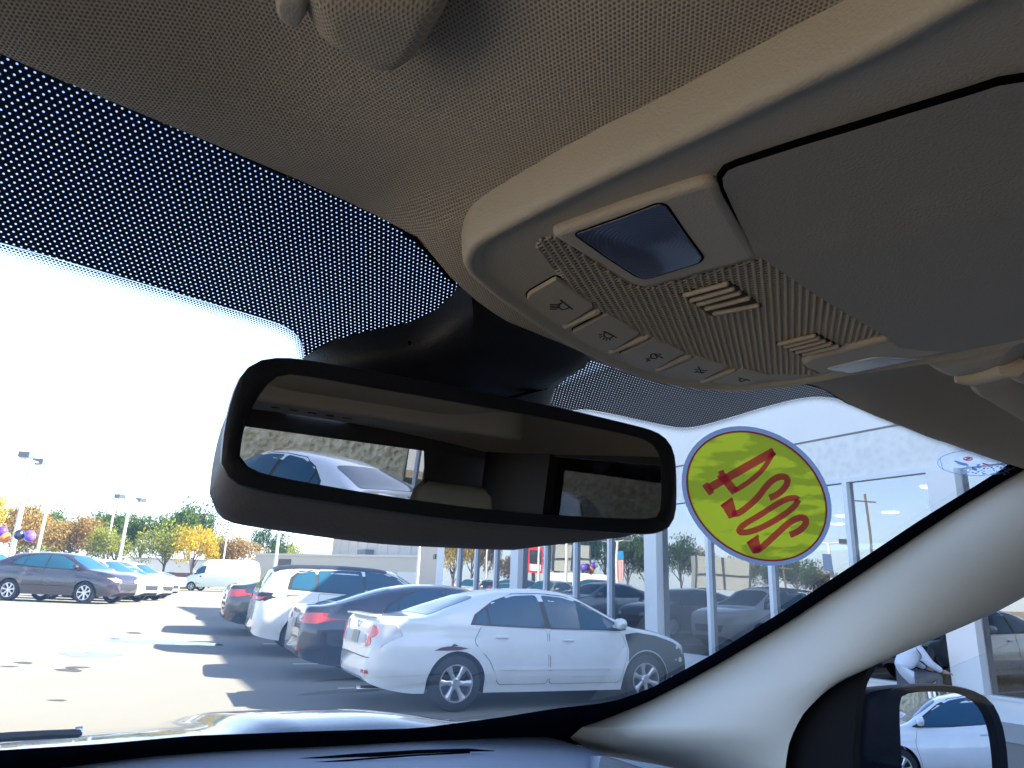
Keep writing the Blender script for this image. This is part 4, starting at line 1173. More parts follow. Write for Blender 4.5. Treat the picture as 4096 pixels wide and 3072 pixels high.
def make_car(name, label, x, y, heading, style, body, scale=1.0, z=0.0, cat='car', group=None, lod=0, spokes=7, roof=None, tails='sedan', plate=True, wellside=None):
    """heading in degrees, anticlockwise from +X; x, y is the centre on the ground"""
    sh = Shape(SPEC[style]); sp = sh.sp; L = sh.L
    root = empty(name, (x, y, z), R_(heading), label, cat, group, scale)
    body_mesh(sh, lod).build('body', [body, m_arch], root, angle=32)
    for wx in (sp['wr'], sp['wf']):
        for s in (-1, 1):
            td, rd = wheel_data(sp['R'], spokes, lod)
            o = bpy.data.objects.new('wheel', td); COL.objects.link(o); o.parent = root
            o.location = (wx-L/2, s*(sh.wd(wx)-.125), sp['R']); o.rotation_euler = (0, random.uniform(0, 1), math.pi if s > 0 else 0)
            q = bpy.data.objects.new('rim', rd); COL.objects.link(q); q.parent = o
    for s in (-1, 1):
        spatch(sh, sp['frame'], .003, s, .14).build('window_trim', m_trimb, root)
        for w in sp['win']: spatch(sh, rounded(w, .04, 3), .007, s, .12).build('side_window', m_carglass, root)
        for dpoly, (hx_, hz_) in zip(sp['doors'], sp['handles']):
            if lod < 2:
                spatch(sh, inset(rounded(dpoly, .05), -.007), .0015, s, .2, .004).build('door_gap', m_trimb, root)
                d = spatch(sh, rounded(dpoly, .05), .0045, s, .14).build('door', body, root)
                mb = MB(); mb.box((hx_+.06-L/2, s*(sh.y(hx_, hz_)+.018), hz_), (.17, .028, .030)); h_ = mb.build('handle', body, d)
                bv = h_.modifiers.new('bevel', 'BEVEL'); bv.width = .008; bv.segments = 2
        mx, mz = sp['mirror']
        mb = MB(); ring = []
        for t, sc2 in ((0, .4), (.03, .9), (.08, 1.0), (.12, .9), (.15, .5)):
            ring.append([(mx-L/2+t, s*(sh.y(mx, mz)+.12+.10*math.cos(a_)*sc2), mz+.07+.075*math.sin(a_)*sc2) for a_ in np.linspace(0, 2*math.pi, 13)[:-1]])
        mb.ring_loft(ring); mb.box((mx+.06-L/2, s*(sh.y(mx, mz)+.05), mz+.03), (.06, .12, .04)); mb.build('wing_mirror', body, root)
    if sp.get('rearwin'): tpatch(sh, rounded(sp['rearwin'], .08), .004).build('rear_window', m_carglass, root)
    if sp.get('rearglass'): rpatch(sh, rounded(sp['rearglass'], .06), .008).build('rear_window', m_carglass, root)
    tpatch(sh, rounded(sp['windsh'], .08), .004).build('windshield', m_carglass, root)
    W2 = sh.wd(.15)
    for s in (-1, 1):
        if tails == 'sedan':
            rpatch(sh, [(s*.46, .70), (s*.78, .72), (s*.83, .86), (s*.80, .985), (s*.56, .995), (s*.44, .86)], .008).build('tail_lamp', m_tailc, root)
            for (cy, cz, rr) in ((.66, .90, .075), (.62, .785, .06)):
                rpatch(sh, [(s*(cy+rr*math.cos(t)), cz+rr*math.sin(t)) for t in np.linspace(0, 2*math.pi, 15)[:-1]], .014, step=.04).build('lamp_round', m_tail, root)
        elif tails == 'slim':
            rpatch(sh, [(s*.40, .86), (s*.80, .82), (s*.865, .93), (s*.80, .985), (s*.45, .955)], .008).build('tail_lamp', m_tail, root)
            rpatch(sh, [(s*.42, .885), (s*.62, .875), (s*.66, .915), (s*.45, .93)], .014, step=.04).build('lamp_clear', m_chrome, root)
        elif tails == 'suv':
            rpatch(sh, [(s*.44, .98), (s*.82, .97), (s*.88, 1.09), (s*.82, 1.13), (s*.46, 1.12)], .008).build('tail_lamp', m_trimb, root)
            rpatch(sh, [(s*.48, 1.0), (s*.78, .99), (s*.82, 1.05), (s*.50, 1.06)], .014, step=.04).build('lamp_red', m_tail, root)
        elif tails == 'tall':
            rpatch(sh, [(s*.74, .85), (s*.84, .85), (s*.80, 1.45), (s*.70, 1.45)], .008).build('tail_lamp', m_tail, root)
        hz_ = sp['top'][-3][1]-.06
        rpatch(sh, [(s*.40, hz_-.13), (s*.68, hz_-.10), (s*.80, hz_+.02), (s*.66, hz_+.02), (s*.40, hz_-.04)], .006, True).build('headlight', m_headl, root)
        rpatch(sh, [(s*.50, sh.bt(.1)+.12), (s*.66, sh.bt(.1)+.12), (s*.66, sh.bt(.1)+.16), (s*.50, sh.bt(.1)+.16)], .006).build('reflector', m_tail, root)
    gz = sh.bt(L)+.10
    rpatch(sh, [(-.42, gz), (.42, gz), (.48, gz+.18), (-.48, gz+.18)], .004, True).build('grille', m_trimb, root)
    if plate: rpatch(sh, [(-.15, .74), (.15, .74), (.15, .88), (-.15, .88)], .008).build('number_plate', m_plate, root)
    bz = sh.bt(.05)
    rpatch(sh, [(-.60, bz+.01), (.60, bz+.01), (.62, bz+.10), (-.62, bz+.10)], .005).build('lower_bumper', m_trimb if style != 'sedan' else body, root)
    if roof:
        xs_, xe_ = (.30, 2.55)
        tpatch(sh, rounded([(xs_, -.60), (xs_, .60), (xe_, .60), (xe_, -.60)], .1), .004).build('roof', roof, root)
    return root, sh
def gz_at(y): return .42*smooth01((y-11)/13)
# ------------------------------------------------------------------ the lot
FX = 10.78                                    # plane of the shop front
def at(x, depth, y=None):
    """ground point under the sight line through column x at a given depth; with y also its height"""
    yy = y if y is not None else 1240
    d = cf + cr*(x/2.16-512)/FOC + cu*(384-yy/2.16)/FOC
    P = np.array([0, 0, EYE]) + d*depth
    return P
def asphalt_mat():
    a = NT('asphalt'); tc = a.n('ShaderNodeTexCoord'); p = a.n('ShaderNodeBsdfPrincipled', i_Roughness=.85)
    p.inputs['Specular IOR Level'].default_value = .25
    n1 = a.n('ShaderNodeTexNoise', i_Scale=.35, i_Detail=6.0, i_Roughness=.6); n2 = a.n('ShaderNodeTexNoise', i_Scale=45.0, i_Detail=4.0, i_Roughness=.75); n3 = a.n('ShaderNodeTexNoise', i_Scale=2.4, i_Detail=6.0, i_Roughness=.7)
    for n in (n1, n2, n3): a.l(tc.outputs['Object'], n.inputs['Vector'])
    c = a.mixc(n1.outputs['Fac'], (.205, .195, .165), (.29, .272, .232))
    c = a.mixc(a.math('MULTIPLY', n2.outputs['Fac'], .55), c, (.15, .14, .12))
    mr = a.n('ShaderNodeMapRange', i_1=.60, i_2=.75, i_3=0.0, i_4=.35); a.l(n3.outputs['Fac'], mr.inputs[0])
    c = a.mixc(mr.outputs[0], c, (.14, .13, .115))
    a.l(c, p.inputs['Base Color'])
    bp = a.n('ShaderNodeBump', i_Strength=.35, i_Distance=.006); a.l(n2.outputs['Fac'], bp.inputs['Height']); a.l(bp.outputs[0], p.inputs['Normal'])
    a.l(p.outputs[0], a.out.inputs['Surface']); return a.mat
mb = MB(); ys_ = [-60, -20, 0, 8, 10, 11]+[11+13*k/16 for k in range(1, 17)]+[30, 45, 70, 110, 200, 500, 1500]; xs_ = [-900, -300, -120, -60, -30, -15, -5, 5, 15, 40, 120, 400, 900]
vs = [(x, y, gz_at(y)) for y in ys_ for x in xs_]; nxx = len(xs_)
mb.add(vs, [(k*nxx+i, k*nxx+i+1, (k+1)*nxx+i+1, (k+1)*nxx+i) for k in range(len(ys_)-1) for i in range(nxx-1)])
tag(mb.build('parking_lot', asphalt_mat(), fix=False), kind='structure')
def flat(name, pts, dz, mat):
    mb = MB(); mb.add([(p[0], p[1], gz_at(p[1])+dz) for p in pts], [tuple(range(len(pts)))]); return mb.build(name, mat, fix=True, smooth=False)
def blob(cx, cy, rx, ry, n=26, seed=1, ang=0.0):
    r = random.Random(seed); ph = [r.uniform(0, 6.3) for _ in range(4)]; out = []
    for k in range(n):
        t = 2*math.pi*k/n; q = 1+.18*math.sin(2*t+ph[0])+.12*math.sin(3*t+ph[1])+.08*math.sin(5*t+ph[2])
        x, y = rx*q*math.cos(t), ry*q*math.sin(t); out.append((cx+x*math.cos(ang)-y*math.sin(ang), cy+x*math.sin(ang)+y*math.cos(ang)))
    return out
def ground_hit(x, y):
    d = cf + cr*(x/2.16-512)/FOC + cu*(384-y/2.16)/FOC; z = 0.0
    for _ in range(12):
        t = (z-EYE)/d[2]; P = np.array([0, 0, EYE])+d*t; z = gz_at(P[1])
    return P
m_pud = M('puddle_water', (.03, .035, .04), .03, spec=1.0)
m_stain = M('oil_stain', (.05, .046, .04), .7, var=.4, vscale=3)
line_ang = -YAW
for (x, y, rx, ry, lab, sd_) in ((197, 1414, .42, .34, 'shallow puddle mirroring the sky on sunlit asphalt, nearest the open left side', 1), (330, 1386, 1.0, .3, 'long thin wet patch on sunlit asphalt beyond the puddle', 2), (400, 1389, .6, .35, 'small bright puddle at the edge of the building shade', 4)):
    P = ground_hit(x, y); tag(flat('puddle', blob(P[0], P[1], rx, ry, 30, sd_, line_ang), .004, m_pud), lab, 'puddle', 'puddles on the lot', 'structure')
for k, (x, y, r_) in enumerate(((290, 1366, .18), (150, 1448, .2), (52, 1432, .14), (125, 1513, .09), (20, 1440, .1), (165, 1442, .16))):
    P = ground_hit(x, y); tag(flat('asphalt_stain', blob(P[0], P[1], r_, r_*.7, 20, 10+k, line_ang), .004, m_stain), kind='structure')
m_line = M('worn_line_paint', (.62, .62, .58), .8, var=.35, vscale=12)
for k in range(6):
    y0 = 7.75+2.85*k; tag(flat('parking_line', [(3.2, y0+.2), (8.4, y0-.1), (8.4, y0-.2), (3.2, y0+.1)], .004, m_line), kind='structure')
tag(flat('grass_verge', [(-8, 66), (34, 66), (34, 71), (-8, 71)], .01, M('grass_green', (.10, .12, .03), .9, var=.4, vscale=2)), kind='structure')
tag(flat('pavement_strip', [(FX-1.6, -15.8), (FX-.02, -15.8), (FX-.02, 11), (FX-1.6, 11)], .006, M('concrete', (.38, .37, .35), .85, var=.15, vscale=3)), kind='structure')

# ------------------------------------------------------------------ shop building with the glass front
m_bwhite = M('white_stucco', (.70, .70, .70), .8, var=.06, vscale=1.5, bump=.2, bscale=40)
def pebble_mat(name, c0, c1, sc, st, dist):
    a = NT(name); tc = a.n('ShaderNodeTexCoord'); p = a.n('ShaderNodeBsdfPrincipled', i_Roughness=.9); p.inputs['Specular IOR Level'].default_value = .2
    v = a.n('ShaderNodeTexVoronoi', i_Scale=sc); v.feature = 'SMOOTH_F1'; n = a.n('ShaderNodeTexNoise', i_Scale=sc*.6, i_Detail=6.0, i_Roughness=.7)
    a.l(tc.outputs['Object'], v.inputs['Vector']); a.l(tc.outputs['Object'], n.inputs['Vector'])
    h = a.math('ADD', a.math('MULTIPLY', v.outputs['Distance'], 1.0), n.outputs['Fac'])
    mr = a.n('ShaderNodeMapRange', i_1=.5, i_2=1.15, i_3=0.0, i_4=1.0); a.l(h, mr.inputs[0])
    c = a.mixc(mr.outputs[0], c0, c1); a.l(c, p.inputs['Base Color'])
    bp = a.n('ShaderNodeBump', i_Strength=st, i_Distance=dist); a.l(h, bp.inputs['Height']); a.l(bp.outputs[0], p.inputs['Normal'])
    a.l(p.outputs[0], a.out.inputs['Surface']); return a.mat
m_band = pebble_mat('pebble_render', (.62, .62, .62), (.72, .72, .71), 9.0, .35, .02)
m_split = pebble_mat('split_face_stone', (.56, .46, .28), (.86, .76, .54), 5.5, 1.0, .16)
m_mull = M('white_mullion', (.62, .65, .70), .4)
m_show = pane_mat('showroom_glass', (.27, .31, .33), .23, wave=.12)
m_dark = M('showroom_dark', (.035, .035, .037), .7)
m_floor = M('showroom_floor', (.16, .16, .16), .25)
bld = empty('showroom_building', (FX, 5, 0), 0, 'white showroom building with a long glass front reflecting the sky', 'building')
def bpart(name, mat, *boxes, par=None, smooth=False):
    mb = MB()
    for c, d in boxes: mb.box((c[0]-FX, c[1]-5, c[2]), d)
    return mb.build(name, mat, par or bld, smooth=smooth)
Y0, Y1, ZS, ZHD, ZR, ZT = -44, 25.3, .28, 3.40, 4.20, 7.12
YM, YL = (Y0+Y1)/2, Y1-Y0
bpart('sill_wall', m_bwhite, ((FX+.12, YM, ZS/2), (.34, YL, ZS)))
bpart('sill', m_mull, ((FX+.0, YM, ZS+.02), (.16, YL-.1, .04)))
bpart('window_head', m_mull, ((FX+.03, YM, ZHD+.035), (.16, YL-.1, .07)))
bpart('pebble_band', m_band, ((FX+.15, YM, (ZHD+.07+ZR)/2), (.30, YL, ZR-ZHD-.07)))
bpart('joint', M('joint_shadow', (.22, .22, .22), .9), ((FX+.19, YM, ZR+.02), (.30, YL-.02, .04)))
bpart('upper_wall', m_bwhite, ((FX+.15, YM, (ZR+.04+ZT)/2), (.30, YL, ZT-ZR-.04)))
bpart('sun_blocker', m_bwhite, ((FX+1.0, -7.5, (ZT+.08+11.8)/2), (1.6, 13, 11.8-ZT-.08)))  # unseen tall block, added to keep the sun off the own car
bpart('coping', m_mull, ((FX+.15, YM, ZT+.04), (.40, YL+.1, .08)))
bpart('roof', m_bwhite, ((FX+9.3, YM, ZT-.3), (18, YL-.2, .2)))
bpart('end_wall', m_bwhite, ((FX+9.3, Y1-.15, ZT/2-.2), (18, .28, ZT-.5)), ((FX+.22, Y1-.35, (ZS+ZHD)/2), (.36, .68, ZHD-ZS)))
bpart('side_wall', m_bwhite, ((FX+9.3, Y0+.15, ZT/2-.2), (18, .28, ZT-.5)))
bpart('back_wall', m_dark, ((FX+14, YM, 1.7), (.2, YL-.6, 3.4)))
bpart('floor', m_floor, ((FX+7.1, YM, .02), (13.6, YL-.6, .04)))
bpart('ceiling', M('showroom_ceiling', (.25, .25, .25), .8), ((FX+7.1, YM, 3.62), (13.6, YL-.6, .05)))
cols = [19.02, 12.80, 6.14, -.25, -6.6, -12.9, -19.3, -25.7, -32, -38.3]
for c in cols: bpart('column', m_bwhite, ((FX-.02, c, (ZS+ZHD)/2+.02), (.26, .42 if c < 13.5 else .46, ZHD-ZS-.04)))
mul = [23.2, 21.85, 20.45, 17.45, 15.97, 14.48, 11.12, 9.52, 7.82, 4.55, 2.95, 1.35, -1.85, -3.4, -5.0, -8.2, -9.8, -11.3, -14.5, -16.1, -17.7, -20.9, -22.5, -24.1, -27.3, -28.9, -30.4, -33.6, -35.2, -36.8]
for c in mul: bpart('mullion', m_mull, ((FX, c, (ZS+ZHD)/2+.02), (.13, .085, ZHD-ZS-.04)))
eds = sorted([(c-.23, c+.23) for c in cols]+[(c-.042, c+.042) for c in mul]+[(Y1-.70, Y1)])
for (a0, a1), (b0_, b1) in zip(eds[:-1], eds[1:]): bpart('window_pane', m_show, ((FX+.03, (a1+b0_)/2, (ZS+ZHD)/2+.02), (.012, b0_-a1-.004, ZHD-ZS-.05)))
for k, (x, y, dp) in enumerate(((2345/1, 0, 0),)): pass
m_lamp = M('lit_lamp', (.9, .9, .85), .5, emit=(1, .96, .88, 5.0))
def on_ceiling(x, y, z=3.585):
    d = cf + cr*(x/2.16-512)/FOC + cu*(384-y/2.16)/FOC; return np.array([0, 0, EYE])+d*((z-EYE)/d[2])
for k, (q, lab) in enumerate(((rw(1665, 657), 'largest lit round ceiling lamp, behind the glass beside the wide column'), (rw(1107, 880), 'lit round ceiling lamp behind the glass, just right of the yellow sticker'), (rw(1422, 810), 'small lit ceiling lamp in the middle of the rightmost wide pane'), (rw(1143, 831), 'small lit ceiling lamp hidden partly by the window bar'))):
    P = on_ceiling(*q); mb = MB(); mb.lathe([(.0, 0), (.16, 0), (.19, .01), (.19, .03)], 20, 'z', mi=0); o = mb.build('ceiling_lamp', m_lamp); o.location = (float(P[0]), float(P[1]), 3.555)
    tag(o, lab, 'lamp', 'ceiling lamps in the showroom')

# wall behind us, seen in the mirrors
mb = MB(); nxw, nzw = 60, 14; vs = []; rq = random.Random(5)
for i in range(nxw+1):
    for j in range(nzw+1): vs.append((-16+26.3*i/nxw, -24+rq.uniform(-.03, .03), 7.5*j/nzw))
mb.add(vs, [(i*(nzw+1)+j, (i+1)*(nzw+1)+j, (i+1)*(nzw+1)+j+1, i*(nzw+1)+j+1) for i in range(nxw) for j in range(nzw)])
mb.box((-2.85, -24.32, 3.75), (26.3, .5, 7.5)); o = mb.build('stone_wall', m_split, smooth=False); tag(o, 'rough tan split stone wall seen in the rear-view mirror', 'wall')

# ------------------------------------------------------------------ parked cars
G1 = 'cars parked nose in to the showroom'
make_car('parked_sedan', 'white sedan with grey primer front wing and rust over its rear wheel', 5.36, 9.22, -3.5, 'sedan', m_white, 1.0, 0, 'car', G1, 0, 6)
alt = [o for o in bpy.data.objects if o.name == 'parked_sedan'][0]; sh = Shape(SPEC['sedan'])
for s in (-1, 1):
    pl = [(3.60, .72), (3.56, .91), (3.75, .935), (4.1, .89), (4.45, .80), (4.62, .70), (4.62, .42), (4.42, .30), (4.28, .30)]
    pl += [(3.89+.385*math.cos(t), .325+.385*math.sin(t)) for t in np.linspace(.05, 2.48, 12)]
    if s < 0: tag(spatch(sh, pl, .006, s, .12).build('front_wing', m_primer, alt), 'dull grey primer front wing')
tpatch(sh, rounded([(3.74, -.70), (3.74, .70), (4.5, .62), (4.62, .4), (4.62, -.4), (4.5, -.62)], .06), .006).build('bonnet', m_primer, alt)
spatch(sh, [(.78, .70), (.86, .735), (.95, .75), (1.12, .745), (1.22, .725), (1.10, .705), (.95, .70)], .005, -1, .06).build('rust_patch', m_rust, alt)
spatch(sh, [(.98, .745), (1.03, .78), (1.09, .755)], .0055, -1, .06).build('rust_patch', m_rust, alt)
rpatch(sh, [(-.76, .36), (-.06, .36), (-.06, .70), (-.70, .70)], .006, True).build('bumper', m_primer, alt)
mb = MB(); mb.box((.10-sh.L/2, 0, 1.075), (.16, 1.16, .03)); sp_ = mb.build('spoiler', m_white, alt); bv = sp_.modifiers.new('bevel', 'BEVEL'); bv.width = .012; bv.segments = 2
rpatch(sh, [(-.66, .60), (.66, .60), (.68, .612), (-.68, .612)], .003).build('boot_seam', m_trimb, alt)
mb = MB(); mb.tube([(sh.xr(0, .95)-sh.L/2-.006+.012*0, .045*math.cos(t), .955+.045*math.sin(t)) for t in np.linspace(0, 2*math.pi, 17)], .007, 6); mb.build('boot_badge', m_chrome, alt)
mb = MB(); mb.tube([(-sh.L/2+.25, -.45, .24), (-sh.L/2-.03, -.45, .235)], .035, 10); mb.build('exhaust', m_chrome, alt)
for s in (-1, 1): spatch(sh, [(1.66, .47), (3.5, .47), (3.5, .50), (1.66, .50)], .012, s, .3).build('rub_strip', m_white, alt)
make_car('parked_sedan', 'dark navy sedan between the white sedan and the white suv', 5.25, 12.15, -4, 'fastback', m_navy, 1.0, gz_at(12.15), 'car', G1, 0, 10, tails='slim')
make_car('parked_suv', 'white suv with a black roof parked nose in to the showroom', 4.95, 15.15, -5, 'suv', m_white, 1.0, gz_at(15.15), 'suv', G1, 0, 5, roof=m_trimb, tails='suv')
make_car('parked_sedan', 'dark grey sedan beyond the white suv with only its tail showing', 5.0, 18.3, -4, 'fastback', m_dkgrey, 1.0, gz_at(18.3), 'car', G1, 1, 10, tails='slim')
make_car('parked_sedan', 'silver sedan whose roof only shows above the black roofed suv', 6.0, 21.3, -4, 'sedan', m_silver, 1.0, gz_at(21.3), 'car', G1, 1, 6)
P = at(146, 26.5); h0 = -math.degrees(YAW)-4
make_car('parked_crossover', 'dark plum crossover seen side on across the open lot', P[0], P[1], h0, 'crossover', m_plum, 1.06, gz_at(P[1]), 'suv', 'cars in the far left row', 0, 7, tails='slim', plate=False)
ex = np.array([math.cos(R_(h0)), math.sin(R_(h0))]); ey = np.array([-ex[1], ex[0]])
for k, (dx, dy, st, pm, lab) in enumerate(((-.6, 2.9, 'crossover', m_silver, 'silver crossover directly behind the dark plum crossover'), (-1.6, 5.8, 'sedan', m_silver, 'silver sedan third in the far left row'), (-2.9, 9.0, 'suv', m_white, 'white suv last in the far left row near the brown fence'))):
    q = np.array(P[:2])+ex*dx+ey*dy
    make_car('parked_'+('crossover' if st == 'crossover' else 'sedan' if st == 'sedan' else 'suv'), lab, q[0], q[1], h0, st, pm, 1.0, gz_at(q[1]), 'car', 'cars in the far left row', 1, 7, tails='slim', plate=False)
q = np.array(P[:2])-ex*5.1+ey*.3
make_car('parked_crossover', 'bright blue crossover cut off at the left edge of the view', q[0], q[1], h0+180, 'suv', m_blue, 1.0, gz_at(q[1]), 'suv', 'cars in the far left row', 1, 7, tails='slim')
q = np.array(P[:2])-ex*4.0+ey*5.0
make_car('parked_suv', 'maroon suv behind the plum crossover roof', q[0]+2.2, q[1]-.2, h0, 'suv', m_redp, 1.0, gz_at(q[1]), 'suv', 'cars in the far left row', 1, 7)
P = at(478, 62); make_car('panel_van', 'white high roofed panel van far across the lot', P[0], P[1], 180-math.degrees(YAW)-3, 'van', M('van_white', (.8, .8, .8), .4), 1.03, gz_at(P[1]), 'van', None, 1, 6, tails='tall')
P = at(345, 55); make_car('parked_sedan', 'pale silver sedan far off in front of the brown fence', P[0]-.5, P[1], 150, 'sedan', m_silver, 1.0, gz_at(P[1]), 'car', None, 1)
make_car('showroom_suv', 'dark suv inside the showroom left of the wide column', 13.6, 12.0, 200, 'suv', m_navy, 1.0, .045, 'suv', 'cars inside the showroom', 1)
make_car('showroom_suv', 'dark tan suv inside the showroom behind the low corner of the windshield', 13.6, 8.2, 205, 'suv', m_tan, 1.0, .045, 'suv', 'cars inside the showroom', 1)
make_car('showroom_car', 'silver car inside the showroom seen through the side window', 12.9, 2.9, 62, 'crossover', m_silver, 1.0, .045, 'car', 'cars inside the showroom', 1)
make_car('showroom_car', 'black car with white stripe seen through the side window', 15.2, -.3, 70, 'sedan', m_dkgrey, 1.0, .045, 'car', 'cars inside the showroom', 1)
make_car('showroom_suv', 'maroon suv deep inside the showroom beyond the dark suv', 15.5, 16.5, 190, 'suv', m_redp, 1.0, .045, 'suv', 'cars inside the showroom', 1)
def own2w(x, y): v = to_world @ Vector((x, y, 0)); return v.x, v.y
hc = math.degrees(-CAR_T)
X_, Y_ = own2w(2.75, -6.3); make_car('parked_coupe', 'white coupe reflected in the door mirror', X_, Y_, hc+178, 'coupe', m_white, 1.0, 0, 'car', 'white cars behind', 0, 7)
X_, Y_ = own2w(-1.3, -6.4); make_car('parked_sedan', 'white sedan reflected at the left of the rear-view mirror', X_, Y_, hc+235, 'fastback', m_white, .92, 0, 'suv', 'white cars behind', 1, 7)
X_, Y_ = own2w(.7, -9.4); make_car('parked_sedan', 'white sedan reflected beside the headrest in the rear-view mirror', X_, Y_, hc+235, 'sedan', m_white, .92, 0, 'suv', 'white cars behind', 1, 7)

# ------------------------------------------------------------------ far buildings and fence
m_beige_w = M('beige_metal_wall', (.52, .47, .40), .8, var=.05, vscale=.3)
m_gdoor = M('pale_garage_door', (.68, .67, .63), .7)
m_roofl = M('roof_sheet', (.55, .52, .48), .7)
def far_house(name, lab, px0, px1, depth0, depth1, z1, mat, thick=14, cat='building'):
    A, Bq = at(px0, depth0), at(px1, depth1); g = gz_at(A[1])
    ax = np.array([Bq[0]-A[0], Bq[1]-A[1]]); Lh = np.linalg.norm(ax); ax /= Lh; bx = np.array([-ax[1], ax[0]])
    root = empty(name, (A[0], A[1], g), math.atan2(ax[1], ax[0]), lab, cat)
    mb = MB(); mb.box((Lh/2, thick/2, z1/2), (Lh, thick, z1)); mb.build('wall', mat, root, smooth=False)
    mb = MB(); mb.box((Lh/2, thick/2, z1+.1), (Lh+.3, thick+.3, .2)); mb.build('roof', m_roofl, root, smooth=False)
    return root, Lh
rt_, Lh = far_house('beige_warehouse', 'low beige warehouse with pale roller doors far behind the parked cars', 547, 935, 74, 64, 3.6, m_beige_w)
for k in range(6):
    mb = MB(); mb.box((Lh*(.30+.115*k), -.04, 1.15), (Lh*.095, .08, 2.3)); mb.build('roller_door', m_gdoor, rt_, smooth=False)
mb = MB(); mb.box((Lh*.19, -.05, 2.6), (1.6, .1, 1.3)); mb.build('wall_sign', M('brown_sign', (.10, .085, .075), .6), rt_, smooth=False)
rt_, Lh = far_house('tall_warehouse', 'tall beige metal warehouse rising above the low one', 712, 1010, 88, 60, 6.5, m_beige_w, 10)
for k in range(1, 12):
    mb = MB(); mb.box((Lh*k/12, -.03, 3.25), (.10, .06, 6.3)); mb.build('wall_seam', m_roofl, rt_, smooth=False)
mb = MB(); mb.box((Lh*.36, -.5, 4.3), (2.4, 1.0, .9)); mb.build('roof_unit', M('grey_unit', (.16, .17, .2), .6), rt_, smooth=False)
rt_, Lh = far_house('tan_annex', 'tan wall standing just left of the glass front', 908, 965, 47, 43, 5.2, M('tan_wall', (.50, .43, .36), .85, var=.06, vscale=.5), 6)
mb = MB(); mb.box((Lh*.55, -.05, 2.9), (.35, .1, .3)); mb.build('wall_lamp', m_dkgrey, rt_, smooth=False)
rt_, Lh = far_house('white_house', 'long low white building behind the yellow trees', 275, 470, 92, 92, 3.2, M('white_siding', (.75, .75, .73), .8), 6)
A, Bq = at(338, 70), at(452, 70)
fe = empty('board_fence', (A[0], A[1], gz_at(A[1])), math.atan2(Bq[1]-A[1], Bq[0]-A[0]), 'low reddish brown board fence along the far grass', 'fence')
Lf = math.hypot(Bq[0]-A[0], Bq[1]-A[1]); m_fence = M('red_brown_board', (.17, .075, .055), .85, var=.2, vscale=1.0)
for k in range(int(Lf/.6)):
    mb = MB(); mb.box((.3+.6*k, 0, .75), (.58, .04, 1.5+.03*(k % 3))); mb.build('board', m_fence, fe, smooth=False)

# ------------------------------------------------------------------ lamp posts, utility poles, balloons
m_pole = M('pole_paint', (.62, .62, .64), .45); m_wood = M('pole_wood', (.12, .09, .065), .9, var=.2)
m_lens3 = M('lamp_glass', (.55, .55, .58), .2)
def lamp_post(lab, P, h, r, heads=2, group='tall lamp posts on the lot', ang=0.0, banner=None):
    root = empty('lamp_post', (P[0], P[1], gz_at(P[1])), ang, lab, 'lamp post', group)
    mb = MB(); mb.tube([(0, 0, 0), (0, 0, h)], [r, r*.8], 12); mb.build('pole', m_pole, root)
    mb = MB(); mb.lathe([(0, .5), (r*1.9, .5), (r*2.1, .45), (r*2.1, 0)], 16); mb.build('footing', M('footing_concrete', (.5, .5, .48), .9), root)
    for s in ((-1, 1) if heads == 2 else (1,)):
        mb = MB(); mb.tube([(0, 0, h-.05), (s*.75, 0, h+.02)], .04, 8); mb.build('arm', m_pole, root)
        mb = MB(); mb.box((s*.95, 0, h+.08), (.55, .42, .24)); o = mb.build('lamp_head', m_dkgrey, root, smooth=False)
        mb = MB(); mb.box((s*.95, 0, h-.06), (.44, .34, .05)); mb.build('lamp_glass', m_lens3, o, smooth=False)
    return root
def top_at(x, depth, y):
    P = at(x, depth, y); return P[2]
P = at(24, 31, 1197); lamp_post('white lamp post behind the balloons at the left edge', P, top_at(60, 31, 985)-gz_at(P[1]), .12, 2, ang=R_(78))
P = at(258, 46, 1207); lamp_post('pale lamp post with two lamps above the white suv in the far row', P, top_at(277, 46, 1075)-gz_at(P[1]), .11, 2, ang=R_(48))
P = at(80, 40, 1195); 
def util(lab, P, h, r, cross=False):
    root = empty('utility_pole', (P[0], P[1], gz_at(P[1])), .4, lab, 'utility pole', 'wooden utility poles')
    mb = MB(); mb.tube([(0, 0, 0), (0, 0, h)], [r, r*.7], 10); mb.build('pole', m_wood if cross else m_pole, root)
    if cross:
        mb = MB(); mb.box((0, 0, h-.8), (2.2, .12, .14)); mb.build('crossarm', m_wood, root, smooth=False)
    else:
        mb = MB(); mb.lathe([(0, .06), (r*.8, .05), (r*.9, 0)], 10, org=(0, 0, h)); mb.build('cap', m_pole, root)
    return root
util('tall slim grey pole rising above the orange trees at left', P, top_at(112, 40, 1020)-gz_at(P[1]), .10)
P = at(236, 80, 1157); util('thin weathered pole between the trees right of the orange ones', P, top_at(250, 80, 1060)-gz_at(P[1]), .14)
P = at(480, 80, 1225); util('thin brown pole above the panel van', P, top_at(483, 80, 1155)-gz_at(P[1]), .12)
P = at(593, 50, 1228); lamp_post('slim white post in front of the low warehouse', P, top_at(600, 50, 1144)-gz_at(P[1]), .13, 1)
P = at(901, 36, 1250); util('slim white pole close left of the glass front', P, 5.0, .09)
